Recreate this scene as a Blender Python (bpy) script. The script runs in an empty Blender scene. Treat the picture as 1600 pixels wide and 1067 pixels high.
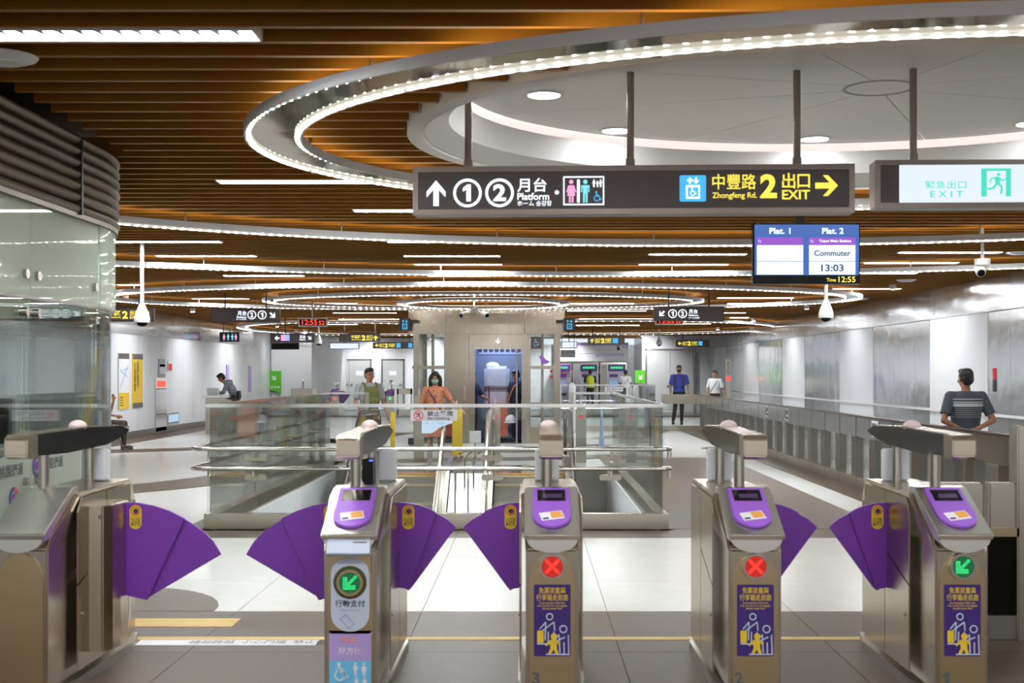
import bpy, bmesh, math, random
from math import sin, cos, pi, radians, sqrt
from mathutils import Vector, Matrix
random.seed(7)
SC = bpy.context.scene
COL = SC.collection
# ------------------------------------------------------------------ camera, world, exposure
CAMH, F, PX, PY = 1.55, 2000.0, 828.0, 582.0      # eye height, focal length in pixels, vanishing point
cd = bpy.data.cameras.new('camera'); cam = bpy.data.objects.new('camera', cd); COL.objects.link(cam)
cam.location = (0, 0, CAMH); cam.rotation_euler = (radians(90), 0, 0)
cd.sensor_width = 36; cd.lens = F / 1600 * 36
cd.shift_x = -(PX - 800) / 1600; cd.shift_y = (PY - 533.5) / 1600
cd.clip_end = 200; cd.clip_start = 0.05
cd.dof.use_dof = True; cd.dof.focus_distance = 22; cd.dof.aperture_fstop = 5.0
SC.camera = cam
w = bpy.data.worlds.new('world'); SC.world = w; w.use_nodes = True
w.node_tree.nodes['Background'].inputs[0].default_value = (0.95, 0.97, 1.0, 1)
w.node_tree.nodes['Background'].inputs[1].default_value = 1.0
vs = SC.view_settings
vs.view_transform = 'Standard'; vs.look = 'None'; vs.gamma = 1; vs.use_curve_mapping = False
vs.exposure = 0.0
try:
    SC.cycles.use_denoising = True; SC.cycles.max_bounces = 10; SC.cycles.transparent_max_bounces = 24
    SC.cycles.sample_clamp_indirect = 6; SC.cycles.caustics_reflective = False; SC.cycles.caustics_refractive = False
except Exception: pass
L_STRIP, L_LED, L_UP, L_DOWN, L_COVE = 80.0, 145.0, 7.0, 80.0, 6.5   # brightness of the lamps of the station

ZC = 3.05           # underside of the timber baffles
def at(x, y, Y): return ((x - PX) * Y / F, Y, CAMH - (y - PY) * Y / F)
# ------------------------------------------------------------------ materials
MATS = {}
def mat(name, col, rough=0.5, metal=0.0, emit=0.0, noise=0.0, nscale=8.0, bump=0.0, bscale=30.0, spec=0.5, stretch=None, ecol=None):
    if name in MATS: return MATS[name]
    m = bpy.data.materials.new(name); m.use_nodes = True; nt = m.node_tree; p = nt.nodes['Principled BSDF']
    p.inputs['Base Color'].default_value = (*col, 1); p.inputs['Roughness'].default_value = rough
    p.inputs['Metallic'].default_value = metal; p.inputs['Specular IOR Level'].default_value = spec
    if emit:
        p.inputs['Base Color'].default_value = (*[c * .25 for c in col], 1)
        p.inputs['Emission Color'].default_value = (*(ecol or col), 1); p.inputs['Emission Strength'].default_value = emit
    if noise or bump:
        tc = nt.nodes.new('ShaderNodeTexCoord'); mp = nt.nodes.new('ShaderNodeMapping')
        nt.links.new(tc.outputs['Object'], mp.inputs[0])
        if stretch: mp.inputs['Scale'].default_value = stretch
    if noise:
        n = nt.nodes.new('ShaderNodeTexNoise'); n.inputs['Scale'].default_value = nscale; n.inputs['Detail'].default_value = 4
        nt.links.new(mp.outputs[0], n.inputs['Vector'])
        mx = nt.nodes.new('ShaderNodeMix'); mx.data_type = 'RGBA'
        mx.inputs[6].default_value = (*[c * (1 - noise) for c in col], 1); mx.inputs[7].default_value = (*[min(1, c * (1 + noise)) for c in col], 1)
        nt.links.new(n.outputs[0], mx.inputs[0]); nt.links.new(mx.outputs[2], p.inputs['Base Color'])
    if bump:
        n2 = nt.nodes.new('ShaderNodeTexNoise'); n2.inputs['Scale'].default_value = bscale; n2.inputs['Detail'].default_value = 1.5
        nt.links.new(mp.outputs[0], n2.inputs['Vector'])
        b = nt.nodes.new('ShaderNodeBump'); b.inputs['Strength'].default_value = bump; b.inputs['Distance'].default_value = 0.02
        nt.links.new(n2.outputs[0], b.inputs['Height']); nt.links.new(b.outputs[0], p.inputs['Normal'])
    MATS[name] = m; return m
def glass(name, tint, refl=1.0, rough=0.0, frost=0.0, fcol=(.8, .85, .8)):
    if name in MATS: return MATS[name]
    m = bpy.data.materials.new(name); m.use_nodes = True; nt = m.node_tree; nt.nodes.clear()
    out = nt.nodes.new('ShaderNodeOutputMaterial'); tr = nt.nodes.new('ShaderNodeBsdfTransparent'); gl = nt.nodes.new('ShaderNodeBsdfGlossy')
    tr.inputs[0].default_value = (*tint, 1); gl.inputs['Roughness'].default_value = rough; gl.inputs[0].default_value = (1, 1, 1, 1)
    fr = nt.nodes.new('ShaderNodeFresnel'); fr.inputs[0].default_value = 1.45
    ml = nt.nodes.new('ShaderNodeMath'); ml.operation = 'MULTIPLY'; ml.inputs[1].default_value = refl
    nt.links.new(fr.outputs[0], ml.inputs[0])
    mx = nt.nodes.new('ShaderNodeMixShader'); nt.links.new(ml.outputs[0], mx.inputs[0])
    base = tr
    if frost:
        df = nt.nodes.new('ShaderNodeBsdfDiffuse'); df.inputs[0].default_value = (*fcol, 1)
        tl = nt.nodes.new('ShaderNodeBsdfTranslucent'); tl.inputs[0].default_value = (*fcol, 1)
        ad = nt.nodes.new('ShaderNodeMixShader'); ad.inputs[0].default_value = .4
        nt.links.new(df.outputs[0], ad.inputs[1]); nt.links.new(tl.outputs[0], ad.inputs[2])
        m2 = nt.nodes.new('ShaderNodeMixShader'); m2.inputs[0].default_value = frost
        nt.links.new(tr.outputs[0], m2.inputs[1]); nt.links.new(ad.outputs[0], m2.inputs[2]); base = m2
    nt.links.new(base.outputs[0], mx.inputs[1]); nt.links.new(gl.outputs[0], mx.inputs[2]); nt.links.new(mx.outputs[0], out.inputs[0])
    MATS[name] = m; return m
STEEL = mat('brushed_steel', (.58, .535, .465), .25, 1, noise=.08, nscale=6, stretch=(1, 1, 30))
STEEL_D = mat('dark_steel', (.36, .34, .31), .33, 1, noise=.08, nscale=5)
STEEL_P = mat('polished_steel', (.80, .78, .74), .14, 1)
GSTEEL = mat('gate_steel', (.54, .47, .375), .24, 1, noise=.10, nscale=6, stretch=(1, 1, 30))
SATIN = mat('satin_steel', (.82, .79, .74), .27, .9)
BRASSY = mat('warm_steel', (.55, .42, .25), .32, 1, noise=.06, nscale=6, stretch=(1, 1, 30))
WALLM = mat('wavy_steel_panel', (.82, .85, .88), .15, .85, noise=.04, nscale=1.5, bump=.45, bscale=1.9)
MIRROR = mat('mirror_strip', (.70, .66, .56), .06, 1, bump=.05, bscale=3)
WHITE = mat('white_paint', (.80, .81, .82), .45)
WHITEW = mat('white_wall_panel', (.86, .88, .91), .25, noise=.03, nscale=.6)
OFFW = mat('dome_white', (.90, .88, .86), .5)
GREYD = mat('grey_door', (.52, .53, .52), .5, noise=.05)
FLOOR_L = mat('pale_stone', (.69, .69, .66), .24, noise=.06, nscale=5)
FLOOR_D = mat('dark_stone', (.105, .074, .050), .48, noise=.16, nscale=18, spec=.3)
FLOOR_B = mat('joint_grey', (.30, .29, .27), .6)
WOOD = mat('timber_baffle', (.28, .112, .009), .5, spec=.2, noise=.2, nscale=3, stretch=(.6, 6, 6))
VOID = mat('ceiling_void', (.03, .018, .01), .9)
LOUV = mat('bronze_louvre', (.19, .15, .11), .45, .3, noise=.1)
PURPLE = mat('purple_panel', (.21, .045, .40), .36)
PURPLE_L = mat('purple_reader', (.36, .13, .66), .32)
PURPLE_S = mat('purple_sticker', (.045, .017, .16), .4)
YELLOW = mat('yellow_print', (.86, .58, .03), .45)
YELL_S = mat('yellow_stone', (.72, .50, .16), .6, noise=.15)
BLACK = mat('black_gloss', (.012, .012, .013), .15, spec=.12)
BLACKM = mat('black_matt', (.02, .02, .02), .55)
RUBBER = mat('handrail_rubber', (.035, .02, .016), .35)
BROWN = mat('sign_brown', (.092, .072, .070), .35, noise=.05)
BRONZE = mat('sign_frame_bronze', (.27, .225, .205), .3, .7)
REDP = mat('red_print', (.75, .04, .05), .5)
BLUEP = mat('blue_print', (.10, .36, .80), .5)
SKYP = mat('light_blue_print', (.17, .55, .86), .5)
LILAC = mat('lilac_print', (.50, .36, .72), .5)
PALE = mat('pale_print', (.62, .68, .80), .5)
INK = mat('dark_ink', (.05, .045, .06), .6)
NAVY = mat('navy_print', (.06, .05, .22), .5)
GREENP = mat('green_print', (.10, .52, .02), .5)
GREYP = mat('grey_print', (.42, .42, .43), .5)
WHITEP = mat('white_print', (.85, .85, .87), .5)
E_WHITE = mat('lit_white', (.8, .9, 1), .5, emit=1.5, ecol=(.86, .93, 1))
E_YELL = mat('lit_yellow', (.9, .8, .1), .5, emit=1.1, ecol=(1, .82, .10))
E_PINK = mat('lit_pink', (.9, .4, .7), .5, emit=1.0, ecol=(1, .42, .72))
E_CYAN = mat('lit_cyan', (.3, .8, .9), .5, emit=1.0, ecol=(.25, .82, .95))
E_BLUE = mat('lit_blue', (.1, .5, .9), .5, emit=.95, ecol=(.07, .50, .92))
E_GREEN = mat('lit_green', (.1, .8, .6), .5, emit=.9, ecol=(.08, .78, .60))
E_PALE = mat('lit_pale_panel', (.85, .93, 1), .5, emit=.92, ecol=(.84, .93, 1))
E_SCR = mat('screen_blue', (.06, .16, .5), .3, emit=.75, ecol=(.05, .15, .52))
E_SCRP = mat('screen_purple', (.3, .1, .6), .3, emit=.8, ecol=(.34, .10, .62))
E_SCRT = mat('screen_ink', (.05, .1, .3), .3, emit=.3, ecol=(.04, .10, .32))
E_RED = mat('led_red', (.9, .05, .03), .5, emit=2.2, ecol=(1, .05, .025))
E_LEDG = mat('led_green', (.05, .8, .2), .5, emit=1.5, ecol=(.04, .92, .26))
E_STRIP = mat('lamp_diffuser', (.9, .95, 1), .5, emit=L_STRIP, ecol=(.93, .97, 1))
E_LED = mat('ring_led', (.95, .95, .9), .5, emit=L_LED, ecol=(1, .97, .90))
E_LEDS = mat('ring_led_strip', (.95, .95, .9), .5, emit=L_LED * .005, ecol=(1, .95, .84))
E_UP = mat('ring_uplight', (1, .8, .5), .5, emit=L_UP, ecol=(1, .86, .62))
E_DOWN = mat('downlight_lens', (.95, .97, 1), .5, emit=L_DOWN, ecol=(.96, .98, 1))
E_COVE = mat('cove_strip', (1, .95, .95), .5, emit=L_COVE, ecol=(1, .90, .90))
E_CAB = mat('cabin_light', (.8, .85, 1), .5, emit=6.5, ecol=(.62, .72, 1))
GLASS = glass('clear_glass', (.97, .99, .982), .8)
GLASS_B = glass('booth_glass', (.93, .97, .95), .8)
GLASS_D = glass('dark_glass', (.10, .10, .10), .8)
FROST = glass('frosted_glass', (.85, .9, .85), .6, 0.02, .9, (.72, .78, .68))
FROST2 = glass('frosted_band', (.85, .9, .85), .7, 0.02, .75, (.70, .76, .68))
SKIN = mat('skin', (.50, .27, .17), .5); SKIN2 = mat('skin_tan', (.42, .20, .11), .5)
HAIR = mat('black_hair', (.012, .009, .008), .4)
# ------------------------------------------------------------------ mesh building
class B:
    def __init__(s): s.v = []; s.f = []
    def add(s, vs, fs):
        k = len(s.v); s.v += [tuple(p) for p in vs]; s.f += [tuple(i + k for i in f) for f in fs]; return s
    def box(s, x0, x1, y0, y1, z0, z1):
        return s.add([(x0, y0, z0), (x1, y0, z0), (x1, y1, z0), (x0, y1, z0), (x0, y0, z1), (x1, y0, z1), (x1, y1, z1), (x0, y1, z1)],
                     [(0, 3, 2, 1), (4, 5, 6, 7), (0, 1, 5, 4), (1, 2, 6, 5), (2, 3, 7, 6), (3, 0, 4, 7)])
    def prism(s, poly, fn, a, b):      # poly of 2-D points; fn(p, t) -> 3-D point
        n = len(poly)
        return s.add([fn(p, a) for p in poly] + [fn(p, b) for p in poly],
                     [tuple(range(n - 1, -1, -1)), tuple(range(n, 2 * n))] + [(i, (i + 1) % n, n + (i + 1) % n, n + i) for i in range(n)])
    def px_(s, poly, x0, x1): return s.prism(poly, lambda p, t: (t, p[0], p[1]), x0, x1)   # (Y,Z) outline run along X
    def pz(s, poly, z0, z1): return s.prism(poly, lambda p, t: (p[0], p[1], t), z0, z1)    # plan outline
    def py(s, poly, y0, y1): return s.prism(poly, lambda p, t: (p[0], t, p[1]), y0, y1)    # (X,Z) outline
    def tube(s, pts, r, n=8, caps=True):
        pts = [Vector(p) for p in pts]; rs = r if isinstance(r, (list, tuple)) else [r] * len(pts); vs, fs = [], []
        up = None
        for i, p in enumerate(pts):
            d = (pts[min(i + 1, len(pts) - 1)] - pts[max(i - 1, 0)]).normalized()
            if up is None: up = Vector((0, 0, 1)) if abs(d.z) < .9 else Vector((1, 0, 0))
            a = d.cross(up).normalized(); b = a.cross(d).normalized(); up = b
            for k in range(n): t = 2 * pi * k / n; vs.append(p + a * (rs[i] * cos(t)) + b * (rs[i] * sin(t)))
        for i in range(len(pts) - 1):
            for k in range(n): fs.append((i * n + k, i * n + (k + 1) % n, (i + 1) * n + (k + 1) % n, (i + 1) * n + k))
        if caps: fs += [tuple(range(n - 1, -1, -1)), tuple(range((len(pts) - 1) * n, len(pts) * n))]
        return s.add(vs, fs)
    def loft(s, secs, n=16):             # sections (cx, cy, cz, rx, ry), horizontal ellipses
        vs, fs = [], []
        for (cx, cy, cz, rx, ry) in secs:
            for k in range(n): t = 2 * pi * k / n; vs.append((cx + rx * cos(t), cy + ry * sin(t), cz))
        m = len(secs)
        for i in range(m - 1):
            for k in range(n): fs.append((i * n + k, i * n + (k + 1) % n, (i + 1) * n + (k + 1) % n, (i + 1) * n + k))
        fs += [tuple(range(n - 1, -1, -1)), tuple(range((m - 1) * n, m * n))]
        return s.add(vs, fs)
    def ell(s, c, r, n=12, m=8):
        secs = [(c[0], c[1], c[2] - r[2] * cos(pi * i / m), max(1e-4, r[0] * sin(pi * i / m)), max(1e-4, r[1] * sin(pi * i / m))) for i in range(m + 1)]
        return s.loft(secs, n)
    def cone(s, p, q, r0, r1, n=10):     # limb piece with round ends
        s.tube([p, q], [r0, r1], n); s.ell(p, (r0,) * 3, n, 6); return s.ell(q, (r1,) * 3, n, 6)
    def flat(s, poly, fr, d0=0.0, d1=.002):
        o, r, u, nn = fr
        return s.prism(poly, lambda p, t: tuple(o[i] + r[i] * p[0] + u[i] * p[1] + nn[i] * t for i in range(3)), d0, d1)
    def sweep(s, path, prof, closed=True):   # path: list of (point, outward 2-D normal); prof: (offset, z) outline
        n, m = len(path), len(prof); vs, fs = [], []
        for (p, nn) in path:
            for (o, z) in prof: vs.append((p[0] + nn[0] * o, p[1] + nn[1] * o, z))
        for i in range(n if closed else n - 1):
            j = (i + 1) % n
            for k in range(m): l = (k + 1) % m; fs.append((i * m + k, i * m + l, j * m + l, j * m + k))
        if not closed: fs += [tuple(range(m)), tuple(range((n - 1) * m, n * m))[::-1]]
        return s.add(vs, fs)
    def build(s, name, m, parent=None, smooth=False, bevel=0.0, fix=True):
        off = Vector((0, 0, 0)); q = parent
        while q is not None: off += q.location; q = q.parent
        me = bpy.data.meshes.new(name); me.from_pydata([(v[0] - off.x, v[1] - off.y, v[2] - off.z) for v in s.v], [], s.f)
        if fix or bevel:
            bm = bmesh.new(); bm.from_mesh(me)
            if bevel:
                ed = [e for e in bm.edges if len(e.link_faces) == 2 and e.calc_face_angle(0) > .6]
                bmesh.ops.bevel(bm, geom=ed, offset=bevel, segments=2, affect='EDGES', clamp_overlap=True)
            bmesh.ops.recalc_face_normals(bm, faces=bm.faces); bm.to_mesh(me); bm.free()
        me.materials.append(m)
        if smooth:
            me.polygons.foreach_set('use_smooth', [True] * len(me.polygons))
            if smooth == 'auto': me.set_sharp_from_angle(angle=radians(35))
        o = bpy.data.objects.new(name, me); COL.objects.link(o)
        if parent is not None: o.parent = parent
        return o
def box(name, m, parent, *c, bevel=0.0): return B().box(*c).build(name, m, parent, bevel=bevel)
def tag(o, label, cat, group=None, kind=None):
    if label: o['label'] = label
    if cat: o['category'] = cat
    if group: o['group'] = group
    if kind: o['kind'] = kind
    return o
def thing(name, label, cat, loc=(0, 0, 0), group=None):
    o = bpy.data.objects.new(name, None); COL.objects.link(o); o.location = loc; o.empty_display_size = .1
    return tag(o, label, cat, group)
def struct(o): o['kind'] = 'structure'; return o
def copy_tree(o, parent=None):
    c = o.copy(); COL.objects.link(c); c.parent = parent
    for ch in list(o.children): copy_tree(ch, c)
    return c
def rotz(root, a, piv=None): root.rotation_euler = (0, 0, a)
def fpx(Y): k = Y / F; return ((-PX * k, Y, CAMH + PY * k), (k, 0, 0), (0, 0, -k), (0, -1, 0))   # plane facing the camera side, pixel-sized units
def frm(o, r, u, n): return (o, r, u, n)
TXT = {}
def text_mesh(body, bold):
    key = (body, bold)
    if key not in TXT:
        cu = bpy.data.curves.new('txt', 'FONT'); cu.body = body; cu.offset = bold; cu.resolution_u = 3; cu.space_line = .85
        o = bpy.data.objects.new('txt', cu); COL.objects.link(o)
        me = bpy.data.meshes.new_from_object(o.evaluated_get(bpy.context.evaluated_depsgraph_get()))
        TXT[key] = ([tuple(v.co) for v in me.vertices], [tuple(p.vertices) for p in me.polygons])
        bpy.data.objects.remove(o); bpy.data.curves.remove(cu); bpy.data.meshes.remove(me)
    return TXT[key]
def text(body, m, parent, fr, x0, x1, yb, yt, bold=.0, d=.003, name='lettering'):
    if body == '1':
        q = [(.45, 0), (.95, 0), (.95, 1), (.55, 1), (.05, .78), (.05, .58), (.45, .70)]
        return icon(name, [[(x0 + (x1 - x0) * a, yb + (yt - yb) * c) for (a, c) in q]], m, parent, fr, 0, d)
    vs, fs = text_mesh(body, bold)
    if not vs: return
    ax, bx_ = min(v[0] for v in vs), max(v[0] for v in vs); ay, by = min(v[1] for v in vs), max(v[1] for v in vs)
    o, r, u, n = fr; out = []
    for v in vs:
        a = x0 + (v[0] - ax) / max(1e-6, bx_ - ax) * (x1 - x0); b = yb + (v[1] - ay) / max(1e-6, by - ay) * (yt - yb)
        out.append(tuple(o[i] + r[i] * a + u[i] * b + n[i] * d for i in range(3)))
    b = B(); b.add(out, fs); ob = b.build(name, m, parent, fix=False); ob['kind'] = 'stuff' if parent is None else 'thing'
    del ob['kind']; return ob
# flat outlines
def circ(cx, cy, r, n=24, ry=None): return [(cx + r * cos(2 * pi * i / n), cy + (ry or r) * sin(2 * pi * i / n)) for i in range(n)]
def ringq(cx, cy, r, w_, n=28, ry=None):
    ry = ry or r; qs = []
    for i in range(n):
        a, b = 2 * pi * i / n, 2 * pi * (i + 1) / n
        qs.append([(cx + r * cos(a), cy + ry * sin(a)), (cx + r * cos(b), cy + ry * sin(b)), (cx + (r - w_) * cos(b), cy + (ry - w_) * sin(b)), (cx + (r - w_) * cos(a), cy + (ry - w_) * sin(a))])
    return qs
def rect(x0, x1, y0, y1): return [(x0, y0), (x1, y0), (x1, y1), (x0, y1)]
def rrect(x0, x1, y0, y1, r, n=5):
    out = []
    for (cx, cy, a0) in ((x1 - r, y1 - r, 0), (x0 + r, y1 - r, 90), (x0 + r, y0 + r, 180), (x1 - r, y0 + r, 270)):
        for i in range(n + 1): a = radians(a0 + 90 * i / n); out.append((cx + r * cos(a), cy + r * sin(a)))
    return out
def seg(p, q, w_):
    dx, dy = q[0] - p[0], q[1] - p[1]; l = sqrt(dx * dx + dy * dy) or 1; nx, ny = -dy / l * w_ / 2, dx / l * w_ / 2
    return [(p[0] + nx, p[1] + ny), (q[0] + nx, q[1] + ny), (q[0] - nx, q[1] - ny), (p[0] - nx, p[1] - ny)]
def xf(polys, cx, cy, s, ang=0, sy=None):
    sy = s if sy is None else sy; c, n = cos(ang), sin(ang)
    return [[(cx + s * (x * c - y * n), cy + sy * (x * n + y * c)) for (x, y) in p] for p in polys]
ARROW = [[(0, 1), (.85, .12), (.85, -.32), (.24, .28), (.24, -1), (-.24, -1), (-.24, .28), (-.85, -.32), (-.85, .12)]]     # points up
MAN = [circ(0, .8, .19, 12), [(-.36, .5), (.36, .5), (.36, -.1), (.26, -.1), (.24, .3), (.2, .3), (.2, -1), (.04, -1), (.03, -.2), (-.03, -.2), (-.04, -1), (-.2, -1), (-.2, .3), (-.24, .3), (-.26, -.1), (-.36, -.1)]]
LADY = [circ(0, .8, .19, 12), [(-.26, .5), (.26, .5), (.44, -.1), (.33, -.1), (.22, .2), (.36, -.4), (.2, -.4), (.2, -1), (.04, -1), (.04, -.4), (-.04, -.4), (-.04, -1), (-.2, -1), (-.2, -.4), (-.36, -.4), (-.22, .2), (-.33, -.1), (-.44, -.1)]]
WHEEL = [circ(-.15, .85, .17, 12), seg((-.15, .7), (-.1, .1), .22), seg((-.1, .1), (.4, .1), .18), seg((.4, .1), (.6, -.5), .18), seg((.5, -.55), (.85, -.4), .15), seg((-.12, .4), (.3, .35), .13)] + \
    [q for q in ringq(-.05, -.3, .58, .15, 20) if not (q[0][0] > .1 and q[0][1] > -.1)]
RUN = [circ(.15, .8, .15, 12), [(-.2, .6), (.2, .62), (.32, .1), (.1, -.05), (-.12, .1)], seg((.1, .05), (.45, -.3), .2), seg((.45, -.3), (.35, -.9), .17), seg((0, .05), (-.3, -.4), .2), seg((-.3, -.4), (-.8, -.45), .17),
       seg((.2, .5), (.55, .25), .13), seg((.55, .25), (.75, .45), .12), seg((-.1, .55), (-.5, .45), .13), seg((-.5, .45), (-.55, .05), .12)]
def icon(name, polys, m, parent, fr, d0=0.001, d1=.004):
    b = B()
    for p in polys: b.flat(p, fr, d0, d1)
    return b.build(name, m, parent)
def yflip(polys): return [[(x, -y) for (x, y) in p] for p in polys]
ORD = ['first', 'second', 'third', 'fourth', 'fifth', 'sixth', 'seventh', 'eighth', 'ninth', 'tenth', 'eleventh', 'twelfth', 'thirteenth', 'fourteenth', 'fifteenth', 'sixteenth', 'seventeenth', 'eighteenth']

# ================================================================== THE SETTING
XL, XR, YB, YF = -9.5, 7.3, 56.0, -5.0
floor = thing('floor', None, None); floor['kind'] = 'structure'
b = B()
for (x0, x1, y0, y1, t) in ((XL, XR, YF, 12.66, -.014), (XL, -3.1, 12.66, 20.3, 0), (1.25, XR, 12.66, 20.3, 0), (XL, XR, 20.3, YB + 2, 0)):
    b.box(x0, x1, y0, y1, -.3, t)
bb = B().box(XL, XR, YF, 12.66, -.3, -.014); bb.build('subfloor', FLOOR_B, floor)
for (x0, x1, y0, y1) in ((XL, -3.1, 12.66, 20.3), (1.25, XR, 12.66, 20.3), (XL, XR, 20.3, YB + 2)):
    box('stone_field', FLOOR_L, floor, x0, x1, y0, y1, -.3, 0)
rows = [(YF, -1.0, 1), (-1.0, 1.0, 1), (1.0, 2.22, 1), (2.22, 3.44, 1), (3.44, 4.66, 1), (4.66, 5.88, 1), (5.88, 7.1, 1), (7.1, 8.31, 1), (8.31, 9.54, 0), (9.54, 10.77, 0), (10.77, 12.0, 0), (12.0, 12.66, 1)]
for (y0, y1, dk) in rows:
    tm = B().box(.002, 1.198, .002, y1 - y0 - .002, 0, .014)
    me = None
    for k in range(-8, 7):
        x = -.7 + 1.2 * k
        if me is None: o = tm.build('tile', FLOOR_D if dk else FLOOR_L, floor); me = o.data
        else: o = bpy.data.objects.new('tile', me); COL.objects.link(o); o.parent = floor
        o.location = (x, y0, -.014)
def inlay(pts, z=.003, m=FLOOR_D, name='stone_inlay', z0=0.0): return B().pz(pts, z0, z).build(name, m, floor)
inlay([(-2.9 + .85 * cos(a), 8.31 + .95 * sin(a)) for a in [pi * i / 16 for i in range(17)]], .002)
inlay(rect(1.25, 3.55, 12.66, 23.3)); inlay(rect(3.98, 4.8, 12.66, 34))
inlay(rect(-3.45, -3.1, 12.66, 14.6))
inlay(circ(4.05, 26.2, .55, 24)); inlay([(1.4, 30), (2.6, 30), (4.3, 36), (3.5, 36)])
def band(pts, wd):      # curved band of dark stone through plan points
    pts = [Vector((p[0], p[1])) for p in pts]; out = []
    for i in range(len(pts) - 1):
        for t in range(6):
            p0 = pts[max(i - 1, 0)]; p1 = pts[i]; p2 = pts[i + 1]; p3 = pts[min(i + 2, len(pts) - 1)]; t_ = t / 6
            out.append(.5 * ((2 * p1) + (p2 - p0) * t_ + (2 * p0 - 5 * p1 + 4 * p2 - p3) * t_ ** 2 + (3 * p1 - p0 - 3 * p2 + p3) * t_ ** 3))
    out.append(pts[-1]); l, r = [], []
    for i, p in enumerate(out):
        d = (out[min(i + 1, len(out) - 1)] - out[max(i - 1, 0)]).normalized(); n = Vector((-d.y, d.x)) * wd / 2
        l.append(tuple(p + n)); r.append(tuple(p - n))
    return inlay(l + r[::-1])
band([(-7.2, 15.2), (-5.4, 16.9), (-4.4, 18.8), (-3.8, 21.5), (-3.9, 24)], 1.1)
band([(-9.3, 24.5), (-7.4, 25.6), (-5.6, 27.0), (-4.2, 29.5), (-3.4, 33)], 1.0)
band([(-9.1, 24.6), (-9.1, 30), (-9.1, 38), (-9.1, 46)], .8)
band([(-3.6, 21.6), (-1.8, 22.6), (.6, 23.2), (2.0, 24.2)], .9)
band([(-4.6, 30), (-3.6, 27.2), (-2.2, 25.6), (.4, 25.2), (1.6, 27.6)], .7)
band([(4.9, 16.5), (6.2, 17.6), (7.2, 20)], .9); band([(4.8, 23), (5.9, 24.6), (6.6, 27.5)], .8); band([(4.9, 11.5), (6, 12.6), (7.2, 13.2)], 1.0)
inlay(rect(XL, XR, 44.5, 46.0)); inlay(rect(XL, XR, 52.5, 53.5))
inlay(rect(-9, 5.3, 7.42, 7.50), .0025, YELL_S, 'yellow_line')
inlay(rect(-2.25, -1.22, 7.27, 7.41), .0025, WHITEP, 'white_strip')
text('請勿跨越  小心門擋  禁止攀爬', INK, floor, frm((0, 0, .0028), (1, 0, 0), (0, 1, 0), (0, 0, 1)), -1.95, -1.1, 7.30, 7.38)
inlay(rect(-2.5, -1.82, 7.80, 8.06), .0025, YELL_S, 'yellow_strip')

# --- ceiling: dark void, timber baffles one by one, white dome
DX, DY, DA, DBB = 2.02, 8.1, 2.74, 2.27
ceiling = thing('ceiling', None, None, (0, 0, ZC)); ceiling['kind'] = 'structure'
box('void_board', VOID, ceiling, XL, XR, YF, YB, 3.55, 3.6)
slat_full = None
for k in range(237):
    y = 3.75 + .257 * (k - 34)
    spans = [(XL + .02, XR - .02)]
    if y < 8.8: spans = [(-2.75, XR - .02)]
    if abs(y + .017 - DY) < DBB + .06:
        hx = (DA + .06) * sqrt(max(0, 1 - ((y + .017 - DY) / (DBB + .06)) ** 2)); s0 = spans[0][0]
        spans = [(s0, DX - hx), (DX + hx, XR - .02)]
    for (x0, x1) in spans:
        if x1 - x0 > 16 and slat_full is not None:
            o = bpy.data.objects.new('slat', slat_full); COL.objects.link(o); o.parent = ceiling; o.location = (0, y, 0)
        else:
            bb = B().box(x0, x1, 0, .034, ZC, ZC + .135); o = bb.build('slat', WOOD, ceiling); o.location = (0, y, 0)
            if x1 - x0 > 16: slat_full = o.data
def ell_path(cx, cy, a, b_, n=96, t0=0, t1=2 * pi):
    full = abs(t1 - t0 - 2 * pi) < 1e-6; out = []
    for i in range(n if full else n + 1):
        t = t0 + (t1 - t0) * i / n; nn = Vector((cos(t) / a, sin(t) / b_)).normalized(); out.append(((cx + a * cos(t), cy + b_ * sin(t)), (nn.x, nn.y)))
    return out
dome = thing('ceiling_dome', 'white oval ceiling dome with cove light above the hanging signs', 'ceiling dome', (DX, DY, ZC))
dp = ell_path(DX, DY, DA, DBB, 120)
B().sweep(dp, [(.05, ZC - .02), (.05, ZC + .1), (-.03, ZC + .12), (-.16, ZC + .42), (-.18, ZC + .42), (-.05, ZC + .10), (-.05, ZC - .02)]).build('rim', OFFW, dome, smooth='auto')
B().sweep(dp, [(-.05, ZC + .0), (-.055, ZC + .012), (-.20, ZC + .09), (-.26, ZC + .24), (-.27, ZC + .24), (-.21, ZC + .075), (-.06, ZC - .006)]).build('cove_ring', OFFW, dome, smooth='auto')
box('dome_back', OFFW, dome, DX - DA, DX + DA, DY - DBB, DY + DBB, ZC + .43, ZC + .44)
B().sweep(ell_path(DX, DY, DA - .36, DBB - .36), [(0, ZC + .36), (.02, ZC + .36), (.02, ZC + .40), (0, ZC + .40)]).build('cove_light', E_COVE, dome)
cx_, cy_ = 2.21, 8.1
NP = 8; zp = ZC + .30
for i in range(NP):
    t0, t1 = 2 * pi * i / NP + .35, 2 * pi * (i + 1) / NP + .35; pts = []
    for j in range(13):
        t = t0 + .002 + (t1 - t0 - .004) * j / 12; pts.append((DX + (DA - .28) * cos(t), DY + (DBB - .28) * sin(t)))
    for j in range(5):
        t = t1 - .02 - (t1 - t0 - .04) * j / 4; pts.append((cx_ + .22 * cos(t), cy_ + .22 * sin(t)))
    B().pz(pts, zp, zp + .02).build('dome_panel', OFFW, dome)
B().pz(circ(cx_, cy_, .205, 32), zp, zp + .02).build('access_hatch', OFFW, dome)
B().sweep(ell_path(cx_, cy_, .225, .225, 32), [(0, zp - .004), (0, zp + .01), (-.02, zp + .01), (-.02, zp - .004)]).build('hatch_ring', GREYP, dome)
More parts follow.
